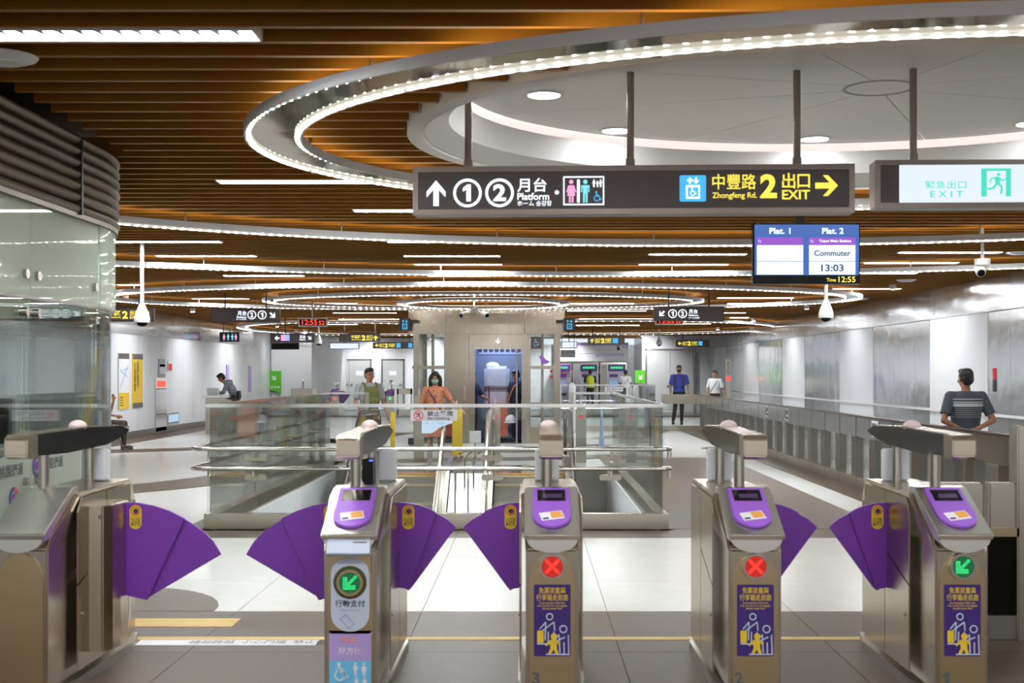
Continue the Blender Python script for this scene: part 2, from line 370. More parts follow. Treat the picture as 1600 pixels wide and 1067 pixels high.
for (x, y, nm) in ((850, 147, 'near the left rim of the dome'), (963, 203, 'behind the second sign pole in the dome'), (1273, 216, 'beside the third sign pole in the dome'), (1612, 192, 'at the right edge of the dome')):
    p = at(x, y, F * (zp - CAMH) / (PY - y)); t = thing('downlight', 'round recessed white downlight ' + nm, 'downlight', (p[0], p[1], zp - .03), 'dome downlights')
    B().sweep(ell_path(p[0], p[1], .125, .125, 32), [(0, zp - .012), (.012, zp), (-.03, zp), (-.02, zp - .012)]).build('trim', WHITE, t)
    B().pz(circ(p[0], p[1], .107, 28), zp - .008, zp - .004).build('lens', E_DOWN, t)

# --- walls
wr = thing('wall_right', None, None, (XR, 0, 0)); wr['kind'] = 'structure'
box('backing', GREYD, wr, XR + .03, XR + .2, YF, YB, 0, 3.6)
whites = [(6.8 * k + 20.4 - 6.8 * 3, 6.8 * k + 23.35 - 6.8 * 3) for k in range(0, 8)]
y = YF
segs = []
for (a, c) in whites:
    if a > y: segs.append((y, a, 0))
    segs.append((a, min(c, YB), 1)); y = c
    if y >= YB: break
if y < YB: segs.append((y, YB, 0))
for (a, c, wt) in segs:
    if wt: box('white_panel', WHITEW, wr, XR - .005, XR + .03, a + .004, c - .004, .0, 2.51)
    n = max(1, round((c - a) / .97)); st = (c - a) / n
    for i in range(n):
        if not wt: box('steel_panel', WALLM, wr, XR, XR + .03, a + st * i + .004, a + st * (i + 1) - .004, 0, 2.505)
        box('upper_panel', WALLM, wr, XR, XR + .03, a + st * i + .004, a + st * (i + 1) - .004, 2.52, 3.4)
struct(box('trim_1', STEEL_D, None, XR - .02, XR, YF, YB, .0, .14))
struct(box('trim_2', WHITE, None, XR - .05, XR - .005, YF, YB, .86, .90))
wl = thing('wall_left', None, None, (XL, 0, 0)); wl['kind'] = 'structure'
box('backing', WHITEW, wl, XL - .2, XL - .03, YF, YB, 0, 3.6)
for i in range(36):
    a = 8 + 1.0 * i
    box('white_panel', WHITEW, wl, XL - .03, XL, a + .004, a + .996, .15, 2.45)
    box('upper_panel', WALLM, wl, XL - .03, XL, a + .004, a + .996, 2.46, 3.4)
struct(box('baseboard_left', STEEL_D, None, XL, XL + .025, YF, 47, 0, .15))
wb = thing('wall_back', None, None, (0, YB, 0)); wb['kind'] = 'structure'
box('backing', WHITEW, wb, XL, XR, YB, YB + .2, 0, 3.6)
box('upper_band', E_PALE, wb, -2.2, XR, YB - .03, YB, 2.78, 3.02)
box('corner_pier', WHITEW, wb, XL, at(487, 0, 47)[0], 47, YB, 0, 3.4)
box('pier_band', WALLM, wb, XL, at(487, 0, 47)[0], 46.97, 47, 2.5, 3.4)
box('corner_pier', WHITEW, wb, at(1090, 0, 52)[0], XR, 52, YB, 0, 3.4)
def door(n, x0, x1, yt, Y, leaves):
    p0, p1 = at(x0, yt, Y), at(x1, yt, Y)
    d = thing('door_%d' % n, None, None, (p0[0], Y, 0)); d['kind'] = 'structure'
    b = B().box(p0[0] - .06, p0[0], Y - .06, Y, 0, p0[2] + .06).box(p1[0], p1[0] + .06, Y - .06, Y, 0, p0[2] + .06).box(p0[0] - .06, p1[0] + .06, Y - .06, Y, p0[2], p0[2] + .06); b.build('door_frame', STEEL_D, d)
    wd = (p1[0] - p0[0]) / leaves
    for i in range(leaves):
        l = box('leaf', GREYD, d, p0[0] + wd * i + .006, p0[0] + wd * (i + 1) - .006, Y - .04, Y - .005, .01, p0[2] - .006)
        hx = p0[0] + wd * (i + (.9 if i == 0 and leaves > 1 else .12 if leaves > 1 else .88))
        box('handle', STEEL_D, l, hx - .05, hx + .05, Y - .1, Y - .04, 1.0, 1.03)
        if not (n == 3): box('notice', WHITEP, l, p0[0] + wd * (i + .5) - .16, p0[0] + wd * (i + .5) + .16, Y - .045, Y - .04, 1.42, 1.62)
door(1, 512.5, 578.5, 563, YB, 2); door(2, 598, 630, 563, YB, 1); door(3, 1010.5, 1083.5, 547.5, 51.9, 2)
box('corner_pier', WHITEW, wb, at(1003, 0, 52)[0], at(1090, 0, 52)[0], 52, YB, 0, 3.4)

# ================================================================== CEILING LIGHTS
def ring_light(label, cx, cy, a, b_, z, wd, bead, t0=0, t1=2 * pi, h=.055, rods=True):
    full = abs(t1 - t0 - 2 * pi) < 1e-6
    cx0 = cx + a * cos(t0) if not full else cx; n = 140
    t = thing('ring_light', label, 'ring light', (cx, cy, z), 'curved ring lights under the timber ceiling')
    P = ell_path(cx, cy, a, b_, n, t0, t1); w2 = wd / 2
    B().sweep(P, [(w2, z), (w2, z + h), (w2 - .012, z + h), (w2 - .012, z)], full).build('outer_band', WHITE, t, smooth='auto')
    B().sweep(P, [(-w2, z), (-w2, z + h), (-w2 + .012, z + h), (-w2 + .012, z)], full).build('inner_band', WHITE, t, smooth='auto')
    B().sweep(P, [(w2 - .012, z + .022), (w2 - .012, z + .03), (-w2 + .012, z + .03), (-w2 + .012, z + .022)], full).build('mirror_soffit', MIRROR, t, smooth='auto')
    for sgn in (1, -1):
        o = sgn * (w2 - .028)
        B().sweep(P, [(o - .014, z + .012), (o + .014, z + .012), (o + .014, z + .018), (o - .014, z + .018)], full).build('led_strip', E_LEDS, t)
    B().sweep(P, [(.05, z + h - .004), (-.05, z + h - .004), (-.05, z + h + .006), (.05, z + h + .006)], full).build('uplight_strip', E_UP, t)
    # beads of light along both edges
    for sgn in (1, -1):
        bb = B(); N = 2400; PP = ell_path(cx, cy, a, b_, N, t0, t1); acc = 0; last = None
        for (p, nn) in PP:
            q = (p[0] + nn[0] * sgn * (w2 - .028), p[1] + nn[1] * sgn * (w2 - .028))
            if last is not None: acc += sqrt((q[0] - last[0]) ** 2 + (q[1] - last[1]) ** 2)
            last = q
            if acc >= bead:
                acc -= bead; s_ = .0115; bb.add([(q[0] - s_, q[1] - s_, z + .010), (q[0] + s_, q[1] - s_, z + .010), (q[0] + s_, q[1] + s_, z + .010), (q[0] - s_, q[1] + s_, z + .010)], [(0, 3, 2, 1)])
        o = bb.build('led_bead', E_LED, t, fix=False); o['kind'] = 'stuff'
    m = max(8, int((t1 - t0) * max(a, b_) / 1.6)); per = ell_path(cx, cy, a, b_, m, t0, t1)
    for (p, nn) in per: B().tube([(p[0], p[1], z + h), (p[0], p[1], 3.25)], .008, 6).build('hanger_rod', STEEL_D, t)
    return t
H = 1.36
ring_light('large mirror-bottomed ring light nearest, looping round the white dome', 1.81 * H, 5.72 * H, 2.93 * H, 2.05 * H, CAMH + H, .33, .085)
ring_light('long curved light strip stretching behind the monitor, second from the front', 1.7, 8.0, 7.1, 5.72, CAMH + H, .26, .09, radians(38), radians(148))
ring_light('long curved light strip just above the middle signs, third from the front', .9, 8.0, 10.9, 10.05, CAMH + H, .26, .1, radians(50), radians(127))
ring_light('widest oval ring light above the escalator barrier and lift', -.95, 24.0, 6.95, 3.9, CAMH + H, .34, .12)
ring_light('oval ring light nested inside the widest oval, in front of the lift', -.9, 24.9, 4.15, 2.45, CAMH + H, .26, .12)
ring_light('smallest round ring light hanging right in front of the lift tower', -.94, 25.8, 1.62, 1.6, CAMH + H, .24, .12)
ring_light('far oval ring light over the rear hall, right of the lift', 2.6, 40.0, 5.0, 6.0, CAMH + H, .3, .25)
ring_light('far oval ring light over the rear hall, left of the lift', -5.4, 41.0, 3.6, 6.0, CAMH + H, .3, .25)
lin = [(-60, 405, 64), (337, 590, 286), (549, 800, 330), (150, 347, 381), (605, 800, 381), (243, 399, 402), (630, 782, 402), (648, 785, 416.5), (350, 476, 433), (668, 792, 433), (185, 219, 447),
       (1013, 1166, 400), (998, 1138, 415.5), (1400, 1560, 398), (1350, 1495, 413.5), (1345, 1430, 429.5), (1300, 1407, 453), (1120, 1240, 467), (900, 1010, 427),
       (300, 388, 468), (310, 390, 478), (486, 560, 476), (890, 990, 476), (886, 1010, 487), (520, 620, 490), (530, 640, 500), (905, 1020, 499), (1135, 1200, 476), (1100, 1165, 490), (1140, 1170, 497.5), (480, 560, 508), (900, 1000, 509), (1030, 1110, 507)]
def linear(xa, xb, y, label):
    y = 3.75 + .257 * round((y - 3.75 - .1455) / .257) + .1455      # sits in the gap between two baffles
    t = thing('linear_light', label, 'ceiling light', ((xa + xb) / 2, y, ZC - .004), 'slim linear lights between the timber baffles')
    z0, z1 = ZC - .004, ZC + .05
    B().box(xa, xb, y - .095, y - .082, z0, z1).box(xa, xb, y + .082, y + .095, z0, z1).box(xa, xa + .012, y - .082, y + .082, z0, z1).box(xb - .012, xb, y - .082, y + .082, z0, z1).build('housing', WHITE, t)
    box('housing_top', WHITE, t, xa + .013, xb - .013, y - .081, y + .081, z1 - .01, z1)
    near = 4.5 < y < 9; zd = ZC + (.014 if near else -.002)
    box('diffuser', E_STRIP, t, xa + .013, xb - .013, y - .08, y + .08, zd, zd + .004)
    if near:
        n = int((xb - xa) / .085); bb = B()
        for i in range(n):
            x = xa + .02 + (xb - xa - .04) * i / n; bb.add([(x, y - .08, ZC - .003), (x + .035, y - .08, ZC - .003), (x + .0175, y + .08, ZC + .006), (x + .0175, y - .08, ZC + .012)], [(0, 1, 2), (0, 3, 1), (1, 3, 2), (0, 2, 3)])
        bb.build('louvre', STEEL_P, t)['kind'] = 'stuff'
cells = []
for (xa, xb, yy) in lin:
    Y = F * (ZC - .02 - CAMH) / (PY - yy); cells.append((Y, (xa - PX) * Y / F, (xb - PX) * Y / F, (xa + xb) / 2))
cnt = {}
for (Y, xa, xb, xm) in sorted(cells):
    z = 'left' if xm < 500 else 'middle' if xm < 960 else 'right'; k = cnt.get(z, 0); cnt[z] = k + 1
    linear(xa, min(xb, XR - .1), Y, 'slim white linear ceiling light, %s from the front in the %s of the ceiling' % (ORD[min(k, 17)], z))
for i, (x, y) in enumerate(((-2.2, 2.6), (.3, 2.8), (2.8, 2.4), (-1.0, .6), (1.6, .4), (4.2, 4.4))):  # unseen lamps added to light the gate fronts
    linear(x - .6, x + .6, y, 'added slim linear ceiling light out of view on the near side of the gates, %s one' % ORD[i])
for i, (x, y) in enumerate(((4.6, 13.5), (5.8, 20), (-5.8, 19), (-6.5, 26.8), (-7.6, 33), (5.6, 30), (5.6, 36), (-3.6, 33), (2.9, 31), (4.9, 47), (-2.4, 47), (-6.5, 49.5), (1.2, 50.5))): pass
def disc_light(x, y, lit, label):
    t = thing('ceiling_disc', label, 'ceiling disc', (x, y, ZC - .03), 'round discs on the timber ceiling')
    B().loft([(x, y, ZC - .03, .1, .1), (x, y, ZC - .012, .15, .15), (x, y, ZC, .16, .16)], 28).build('disc_rim', WHITE, t, smooth='auto')
    B().pz(circ(x, y, .085, 24), ZC - .034, ZC - .03).build('disc_face', E_DOWN if lit else WHITE, t)
for (px, py, lit, lab) in ((5, 88, 0, 'white round disc on the timber ceiling at the far left edge'), (1592, 394, 0, 'small white disc on the ceiling above the hooked camera at right'), (1416, 437, 0, 'small white disc on the ceiling right of the monitor'),
                           (1346, 466, 0, 'small white disc on the ceiling near the right tip of the oval light')):
    Y = F * (ZC - CAMH) / (PY - py); disc_light((px - PX) * Y / F, Y, lit, lab)
def wallwash(x, y, aim, power, label):
    t = thing('wall_spotlight', label, 'spotlight', (x, y, ZC - .08), 'small spotlights washing the walls')
    B().loft([(x, y, ZC - .08, .05, .05), (x, y, ZC - .05, .06, .06), (x, y, ZC, .06, .06)], 16).build('can', WHITE, t, smooth='auto')
    B().pz(circ(x, y, .04, 16), ZC - .082, ZC - .08).build('lens', E_DOWN, t)
    ld = bpy.data.lights.new('spot_lamp', 'SPOT'); ld.energy = power; ld.spot_size = radians(120); ld.spot_blend = .8; ld.shadow_soft_size = .05; ld.color = (.95, .97, 1)
    lo = bpy.data.objects.new('spot_lamp', ld); COL.objects.link(lo); lo.parent = t; lo.location = (0, 0, -.02)
    d = Vector((aim[0] - x, aim[1] - y, aim[2] - (ZC - .1))); lo.rotation_euler = d.to_track_quat('-Z', 'Y').to_euler()
for i, (a, c) in enumerate(whites[2:7]):
    m = (a + c) / 2; wallwash(XR - 1.1, m, (XR, m, 1.1), 85, 'small white ceiling spotlight washing the %s white panel of the right wall' % ORD[i])
for i, m in enumerate((20, 25, 30, 35, 40, 45)):
    wallwash(XL + 1.6, m, (XL, m, 1.0), 190, 'small white ceiling spotlight by the left wall, %s from the front' % ORD[i])
for i, m in enumerate((-7, -4.2, -1.5, 1.5, 4.4)):
    wallwash(m, YB - 1.6 if m < 4 else 50.2, (m, YB - .2 if m < 4 else 52, 1.1), 260 if m < 4 else 420, 'small ceiling spotlight before the rear wall, %s from the left' % ORD[i])

for x in (-9.0, -8.3): wallwash(x, 45.4, (x, 47, 1.3), 45, 'added small ceiling spotlight brightening the green sign pier, %s one' % ('left' if x < -8.5 else 'right'))  # spotlights added to brighten the pier face
# ================================================================== HANGING SIGNS
def sign_case(name, label, x0, x1, yt, yb, Y, face, poles, ptop, cat='sign', group=None, frame=.012, deep=.16, facebox=None, yaw=0, frame_m=None):
    a, c = at(x0, yt, Y), at(x1, yb, Y); cx = (a[0] + c[0]) / 2
    t = thing(name, label, cat, (cx, Y + deep / 2, c[2]), group)
    fm = frame_m or BRONZE; f = frame
    box('case', fm, t, a[0], c[0], Y + .012, Y + deep, c[2], a[2], bevel=.006)
    fb = B().box(a[0], c[0], Y, Y + .012, a[2] - f, a[2]).box(a[0], c[0], Y, Y + .012, c[2], c[2] + f).box(a[0], a[0] + f, Y, Y + .012, c[2] + f, a[2] - f).box(c[0] - f, c[0], Y, Y + .012, c[2] + f, a[2] - f); fb.build('frame', fm, t)
    box('face_panel', face, t, a[0] + f, c[0] - f, Y + .006, Y + .014, c[2] + f, a[2] - f)
    for px in poles:
        X = (px - PX) * (Y + deep / 2) / F; r = .022 if deep > .1 else .014
        B().tube([(X, Y + deep / 2, a[2]), (X, Y + deep / 2, ptop)], r, 12).build('pole', fm, t, smooth='auto')
        if deep > .1: B().tube([(X, Y + deep / 2, a[2]), (X, Y + deep / 2, a[2] + .01), (X, Y + deep / 2, a[2] + .012), (X, Y + deep / 2, a[2] + .05)], [.035, .035, .028, .028], 12).build('pole_collar', fm, t, smooth='auto')
    if yaw: t.rotation_euler = (0, 0, yaw)
    return t
YS = 7.6
t = sign_case('hanging_sign', 'long brown hanging sign pointing to platforms 1 and 2 and exit 2', 644, 1333, 258, 334, YS, BROWN, (731, 985, 1243), zp, frame=.032, group='hanging signs')
fr = fpx(YS + .004)
icon('arrow', xf(yflip(ARROW), 681, 300, 17.5, 0, 20), E_WHITE, t, fr)
for (cx, ch) in ((730.5, '1'), (781, '2')):
    icon('ring', ringq(cx, 300, 22.5, 4.2), E_WHITE, t, fr); text(ch, E_WHITE, t, fr, cx - (8 if ch == '1' else 10), cx + (6 if ch == '1' else 10), 313, 286.5, .035)
text('月台', E_WHITE, t, fr, 809, 855, 299, 277, .012); text('Platform', E_WHITE, t, fr, 809, 859, 311.5, 300.5, .016); text('ホーム 승강장', E_WHITE, t, fr, 809, 863, 321, 312.5, .015)
icon('dot', [circ(871, 300, 3.3, 14)], E_WHITE, t, fr)
icon('border', [rect(881, 945, 275, 277), rect(881, 945, 318, 320), rect(881, 883, 277, 318), rect(943, 945, 277, 318)], E_WHITE, t, fr)
icon('lady', xf(yflip(LADY), 893.5, 298, 18), E_PINK, t, fr); icon('bar', [rrect(902.5, 907, 280, 316, 1.5)], E_WHITE, t, fr); icon('man', xf(yflip(MAN), 915.5, 298, 18), E_CYAN, t, fr)
icon('family', xf(yflip(MAN), 929, 286, 6) + xf(yflip(MAN), 934.5, 287, 5) + xf(yflip(MAN), 939.5, 286, 6), E_WHITE, t, fr); icon('wheelchair', xf(yflip(WHEEL), 934, 307, 8.5), E_BLUE, t, fr)
icon('lift_tile', [rrect(1062.5, 1103.5, 274.5, 315.5, 3)], E_BLUE, t, fr, 0, .002)
fr2 = fpx(YS)
icon('lift_car', [rect(1072.5, 1094, 290, 293), rect(1072.5, 1094, 308, 311), rect(1072.5, 1075, 293, 308), rect(1091.5, 1094, 293, 308)] + xf(yflip(ARROW), 1078.5, 283, 5) + xf(ARROW, 1088, 283, 5) + xf(yflip(WHEEL), 1083, 300.5, 6.5), E_WHITE, t, fr2)
text('中豐路', E_YELL, t, fr, 1113, 1181, 297, 273, .010); text('Zhongfeng Rd.', E_YELL, t, fr, 1113, 1182, 313, 301.5, .016); text('2', E_YELL, t, fr, 1187, 1213, 311, 273.5, .04)
text('出', E_YELL, t, fr, 1221, 1241.5, 296, 272, .015); text('口', E_YELL, t, fr, 1244.5, 1264, 295.5, 274, .015); text('EXIT', E_YELL, t, fr, 1221, 1264, 313, 298.5, .02)
icon('arrow', xf(yflip(ARROW), 1289.5, 292, 17.5, pi / 2, 19), E_YELL, t, fr)
t.rotation_euler = (0, 0, -.045)
t = sign_case('hanging_sign', 'lit white emergency exit sign with green running man, at the upper right', 1370, 1760, 249, 324, YS - .1, BROWN, (1428, 1700), zp, frame=.03, group='hanging signs')
fr = fpx(YS - .1 + .004)
icon('lit_panel', [rect(1407, 1740, 254, 316)], E_PALE, t, fr, 0, .002); fr = fpx(YS - .1)
text('緊急出口', E_GREEN, t, fr, 1447, 1511, 294.5, 282, .006); text('E X I T', E_GREEN, t, fr, 1455, 1506, 308, 298, .012)
icon('green_tile', [rect(1534, 1580, 263, 307)], E_GREEN, t, fr, 0, .002); fr = fpx(YS - .103)
icon('doorway', [rect(1543, 1572, 267, 307)], E_PALE, t, fr, .0, .002); fr = fpx(YS - .106); icon('running_man', xf(yflip(RUN), 1558, 287, 18), E_GREEN, t, fr, 0, .002)
t.rotation_euler = (0, 0, -.03)
# platform monitor
YM = 11.0
t = thing('platform_monitor', 'black hanging monitor showing blue train times for Plat. 1 and Plat. 2', 'monitor', at(1260, 440, YM + .04))
a, c = at(1176, 348, YM), at(1344, 443.5, YM)
box('casing', BLACK, t, a[0], c[0], YM, YM + .07, c[2], a[2], bevel=.006)
fr = fpx(YM)
icon('screen', [rect(1179, 1342, 351, 430)], E_SCR, t, fr); fr = fpx(YM - .005)
for i, x0 in enumerate((1182.5, 1264)):
    icon('timetable_panel', [rect(x0, x0 + 72.5, 383, 429)], E_PALE, t, fr, 0, .002); icon('route_bar', [rect(x0, x0 + 72.5, 371, 383)], E_SCRP, t, fr, 0, .002)
    icon('divider', [rect(x0, x0 + 72.5, 408, 408.6)], E_SCRT, t, fr, .002, .003)
    text('To', E_WHITE, t, fr, x0 + 2, x0 + 6.5, 379, 375)
text('Plat. 1', E_WHITE, t, fr, 1202, 1235, 365.5, 356, .02); text('Plat. 2', E_WHITE, t, fr, 1284.5, 1318, 365.5, 356, .02)
text('Taipei Main Station', E_WHITE, t, fr, 1279.5, 1329.5, 379.5, 374.5, .015); text('Commuter', E_SCRT, t, fr, 1272, 1329, 400, 391, .02); text('13:03', E_SCRT, t, fr, 1283, 1318, 424, 413, .02)
fr = fpx(YM); text('Time', E_YELL, t, fr, 1291.5, 1306, 440, 434.5, .01); text('12:55', E_YELL, t, fr, 1310, 1336.5, 441, 432, .01)
X = at(1252, 0, YM)[0]; B().box(X - .035, X + .035, YM + .03, YM + .1, a[2] - .1, 3.55).build('mount', BLACKM, t); box('mount_plate', BLACKM, t, X - .12, X + .12, YM + .07, YM + .1, a[2] - .4, a[2] - .1)
# smaller signs further back
def small_sign(label, x0, x1, yt, yb, Y, items, poles, face=None, name='hanging_sign', cat='sign'):
    t = sign_case(name, label, x0, x1, yt, yb, Y, face or BROWN, poles, 3.55, cat, 'hanging signs', .014, .09, frame_m=mat('sign_frame_dark', (.045, .042, .05), .4, .3)); fr = fpx(Y + .003)
    for it in items:
        k = it[0]
        if k == 't': text(it[1], it[2], t, fr, it[3], it[4], it[6], it[5], it[7] if len(it) > 7 else .02)
        elif k == 'o': icon('ring', ringq(it[1], it[2], it[3], it[3] * .2, 18), it[4], t, fr)
        elif k == 'a': icon('arrow', xf(yflip(ARROW), it[1], it[2], it[3], it[4]), it[5], t, fr)
        elif k == 'r': icon('tile', [rect(*it[1:5])], it[5], t, fr, 0, .002)
        elif k == 'i': icon('pictogram', xf(yflip(it[1]), it[2], it[3], it[4]), it[5], t, fr, .001, .005)
    return t
def circ_num(x, y, r, ch): return [('o', x, y, r, E_WHITE), ('t', ch, E_WHITE, x - r * .3, x + r * .3, y - r * .55, y + r * .55, .04)]
small_sign('dark hanging platform sign with arrow down-right, left of the red clock', 330, 437, 482, 503.5, 23.8, [('t', '月台', E_WHITE, 371, 385, 485.5, 493), ('t', 'Platform', E_WHITE, 370, 385, 494, 497), ('t', 'ホーム 승강장', E_WHITE, 369, 385, 497.5, 500)] + circ_num(393.5, 492, 7, '2') + circ_num(409.5, 492, 7, '1') + [('a', 426, 492.5, 5.5, 3 * pi / 4, E_WHITE)], (352, 416))
small_sign('dark hanging platform sign with arrow down-left, right of the lift', 1022, 1131.5, 479, 501.5, 23.3, [('a', 1034, 490, 5.5, -3 * pi / 4, E_WHITE)] + circ_num(1051, 490, 7, '1') + circ_num(1066.5, 490, 7, '2') + [('t', '月台', E_WHITE, 1076, 1090, 483, 490), ('t', 'Platform', E_WHITE, 1076, 1091, 491, 494), ('t', 'ホーム 승강장', E_WHITE, 1076, 1093, 495, 498)], (1045, 1108))
small_sign('dark hanging exit 2 sign with yellow text beside the glass booth corner', 92, 240, 481.5, 502.5, 22.5, [('t', '中豐路', E_YELL, 172, 189, 485, 493), ('t', 'Zhongfeng Rd.', E_YELL, 172, 189, 494, 498), ('t', '2', E_YELL, 191, 200, 486, 498, .04), ('t', '出口', E_YELL, 203, 217, 485, 492), ('t', 'EXIT', E_YELL, 203, 217, 493, 498), ('a', 229, 491, 6, pi / 4, E_YELL)], (120, 217))
small_sign('dark hanging sign with restroom tile and platform arrow, below the red clock', 423.5, 490.5, 521, 535, 34, [('a', 433, 528.3, 4, -pi / 2, E_WHITE), ('r', 439, 452.5, 523, 532.5, E_PINK), ('r', 446, 452.5, 523, 532.5, E_BLUE), ('t', '月台', E_WHITE, 468, 477.5, 523.5, 529), ('t', 'Platform', E_WHITE, 468, 477.5, 529.5, 532), ('a', 484, 528, 3.4, 3 * pi / 4, E_WHITE)], (433, 483))
small_sign('dark hanging exit 2 sign with arrow up, left of the lift tower', 530, 594, 521, 534, 36, [('t', '中豐路', E_YELL, 549, 564, 523.5, 528.5), ('t', 'Zhongfeng', E_YELL, 549, 564, 529.5, 532), ('t', '2', E_YELL, 565, 571, 523.5, 532, .05), ('t', '出口', E_YELL, 572.5, 582, 523.5, 528), ('t', 'EXIT', E_YELL, 572.5, 582, 529, 532), ('a', 587, 528, 4, 0, E_YELL)], (538, 586))
small_sign('dark hanging exit 2 sign with arrow left, beside the lift tower left edge', 582.5, 647, 534.5, 544.5, 42, [('a', 589, 539.5, 3, -pi / 2, E_YELL), ('t', '出口', E_YELL, 593, 600, 536.5, 542.5), ('t', '2', E_YELL, 601, 606, 536.5, 543, .05), ('t', '中豐路', E_YELL, 607, 618, 536.5, 542.5), ('r', 619.5, 626, 536, 543, E_BLUE), ('r', 638, 644, 536, 543, E_BLUE)], (590, 640))
small_sign('dark hanging exit 2 sign with arrow up, above the ticket machines', 918.5, 976, 526.5, 538, 43, [('a', 925, 532.3, 3.3, 0, E_YELL), ('t', '出口', E_YELL, 930, 937.5, 528.5, 533), ('t', 'EXIT', E_YELL, 930, 937.5, 533.5, 536), ('t', '2', E_YELL, 939, 944.5, 528.5, 536, .05), ('t', '中豐路', E_YELL, 945.5, 956, 528.5, 533.5), ('t', 'Zhongfeng', E_YELL, 945.5, 956, 534, 536.5), ('r', 957.5, 965.5, 528.5, 536, E_BLUE)], (926, 968))
small_sign('dark hanging exit 2 sign with arrow left, above the grey double door', 1056, 1108.5, 531, 542, 46, [('a', 1062, 536.5, 3, -pi / 2, E_YELL), ('t', '出口', E_YELL, 1066.5, 1073, 533.5, 539.5), ('t', '2', E_YELL, 1074, 1079.5, 533, 540, .05), ('t', '中豐路', E_YELL, 1080.5, 1090, 533.5, 537), ('t', 'Zhongfeng', E_YELL, 1080.5, 1090, 537.5, 540), ('r', 1091.5, 1097.5, 533, 539.5, E_BLUE)], (1067, 1097))
for (x0, x1, lab) in ((623.5, 641.5, 'small black lift sign with blue pictogram on the left of the lift tower'), (880.5, 899, 'small black lift sign with blue pictogram on the right of the lift tower')):
    xm = (x0 + x1) / 2
    t = small_sign(lab, x0, x1, 497, 516.5, 27.6, [('a', xm - 2.6, 502, 2.2, 0, E_BLUE), ('a', xm + 2.6, 502, 2.2, pi, E_BLUE), ('r', xm - 4, xm + 4, 505.5, 506.7, E_BLUE), ('r', xm - 4, xm + 4, 513, 514.2, E_BLUE), ('r', xm - 4, xm - 2.8, 506.7, 513, E_BLUE), ('r', xm + 2.8, xm + 4, 506.7, 513, E_BLUE), ('i', WHEEL, xm, 510, 2.4, E_BLUE)], (), BLACKM)
    s = 1 if x0 < 700 else -1; e = at(x1 if s > 0 else x0, 500, 27.6)
    B().box(min(e[0], e[0] + s * .16), max(e[0], e[0] + s * .16), 27.62, 27.9, e[2] - .05, e[2]).build('wall_arm', BLACKM, t)
t = small_sign('small black restroom sign projecting from the left wall', 343, 373.5, 519, 534, 38, [('i', LADY, 350, 526.5, 5, E_PINK), ('i', MAN, 356.5, 526.5, 5, E_CYAN), ('r', 358.5, 371.5, 520.5, 532.5, BLACKM), ('i', MAN, 363, 526.5, 5, E_CYAN), ('i', LADY, 368.5, 526.5, 5, E_PINK)], (349,), BLACKM)
for (x0, x1, yt, yb, tx, lab, Y, pl) in ((466, 511, 496.5, 510.5, '12:55 52', 'red digital clock reading 12:55 hanging left of the lift', 24.5, 488), (1024, 1068, 497.5, 507.5, '12:55 52', 'red digital clock half hidden below the right platform sign', 26, 1046)):
    t = sign_case('digital_clock', lab, x0, x1, yt, yb, Y, BLACK, (pl,), 3.55, 'clock', 'digital clocks', .025, .1, frame_m=mat('clock_frame', (.4, .38, .36), .35, .6)); fr = fpx(Y + .003)
    text(tx[:5], E_RED, t, fr, x0 + 6, x0 + 29.5, yb - 3, yt + 3, .006); text(tx[6:], E_RED, t, fr, x0 + 32, x1 - 4, yb - 3, yt + 4.5, .004)
for (x0, x1, yt, yb, Y, m, lab) in ((424, 467, 535.5, 546, 34.5, BLACK, 'dark blank monitor hanging below the restroom sign'), (515, 561, 535.5, 545.5, 44, E_PALE, 'bright white lit panel hanging over the left rear doors'), (876, 902, 533.5, 544, 40, E_PALE, 'bright white lit panel hanging right of the lift tower')):
    t = sign_case('hanging_screen', lab, x0, x1, yt, yb, Y, m, ((x0 + x1) / 2,), 3.55, 'screen', 'hanging screens', .02, .08, frame_m=BLACKM)
t = sign_case('information_plate', 'grey plate with two lines of dark text right of the lift tower', 876, 899, 546.5, 558.5, 39.5, GREYP, (), ZC, 'sign', None, .01, .03, frame_m=GREYP); fr = fpx(39.5 + .003)
text('請勿奔跑嬉戲', INK, t, fr, 877, 897.5, 552, 548); text('No running', INK, t, fr, 879, 894, 556.5, 553.5)
for px in (878, 897): X = at(px, 0, 39.55)[0]; B().tube([(X, 39.52, at(0, 547, 39.5)[2]), (X, 39.52, 3.55)], .01, 6).build('hanger_rod', BLACKM, t)
# cameras
def dome_cam(label, px, ytop, ybot, Y, scale=1.0):
    p = at(px, ybot, Y); s = scale; z = p[2]
    t = thing('dome_camera', label, 'camera', (p[0], Y, z), 'white security cameras')
    zt = 3.55
    B().tube([(p[0], Y, z + .26 * s), (p[0], Y, zt)], .022 * s, 10).build('stem', WHITE, t, smooth='auto')
    B().loft([(p[0], Y, z + .05 * s, .088 * s, .088 * s), (p[0], Y, z + .10 * s, .092 * s, .092 * s), (p[0], Y, z + .17 * s, .07 * s, .07 * s), (p[0], Y, z + .27 * s, .03 * s, .03 * s)], 20).build('housing', WHITE, t, smooth='auto')
    B().loft([(p[0], Y, z, .02 * s, .02 * s), (p[0], Y, z + .015 * s, .05 * s, .05 * s), (p[0], Y, z + .05 * s, .066 * s, .066 * s)], 18).build('lens_dome', BLACK, t, smooth='auto')
dome_cam('white dome camera on a stem beside the glass booth corner', 222, 455, 510.5, 15, 1.0)
dome_cam('white dome camera on a stem below the monitor', 1290.5, 455, 503, 18, 1.15)
dome_cam('small white dome camera hanging left of the lift, under the clock', 498, 530, 540, 36, 1.1)
dome_cam('small white dome camera hanging before the grey double door', 1030, 530, 541, 44, 1.1)
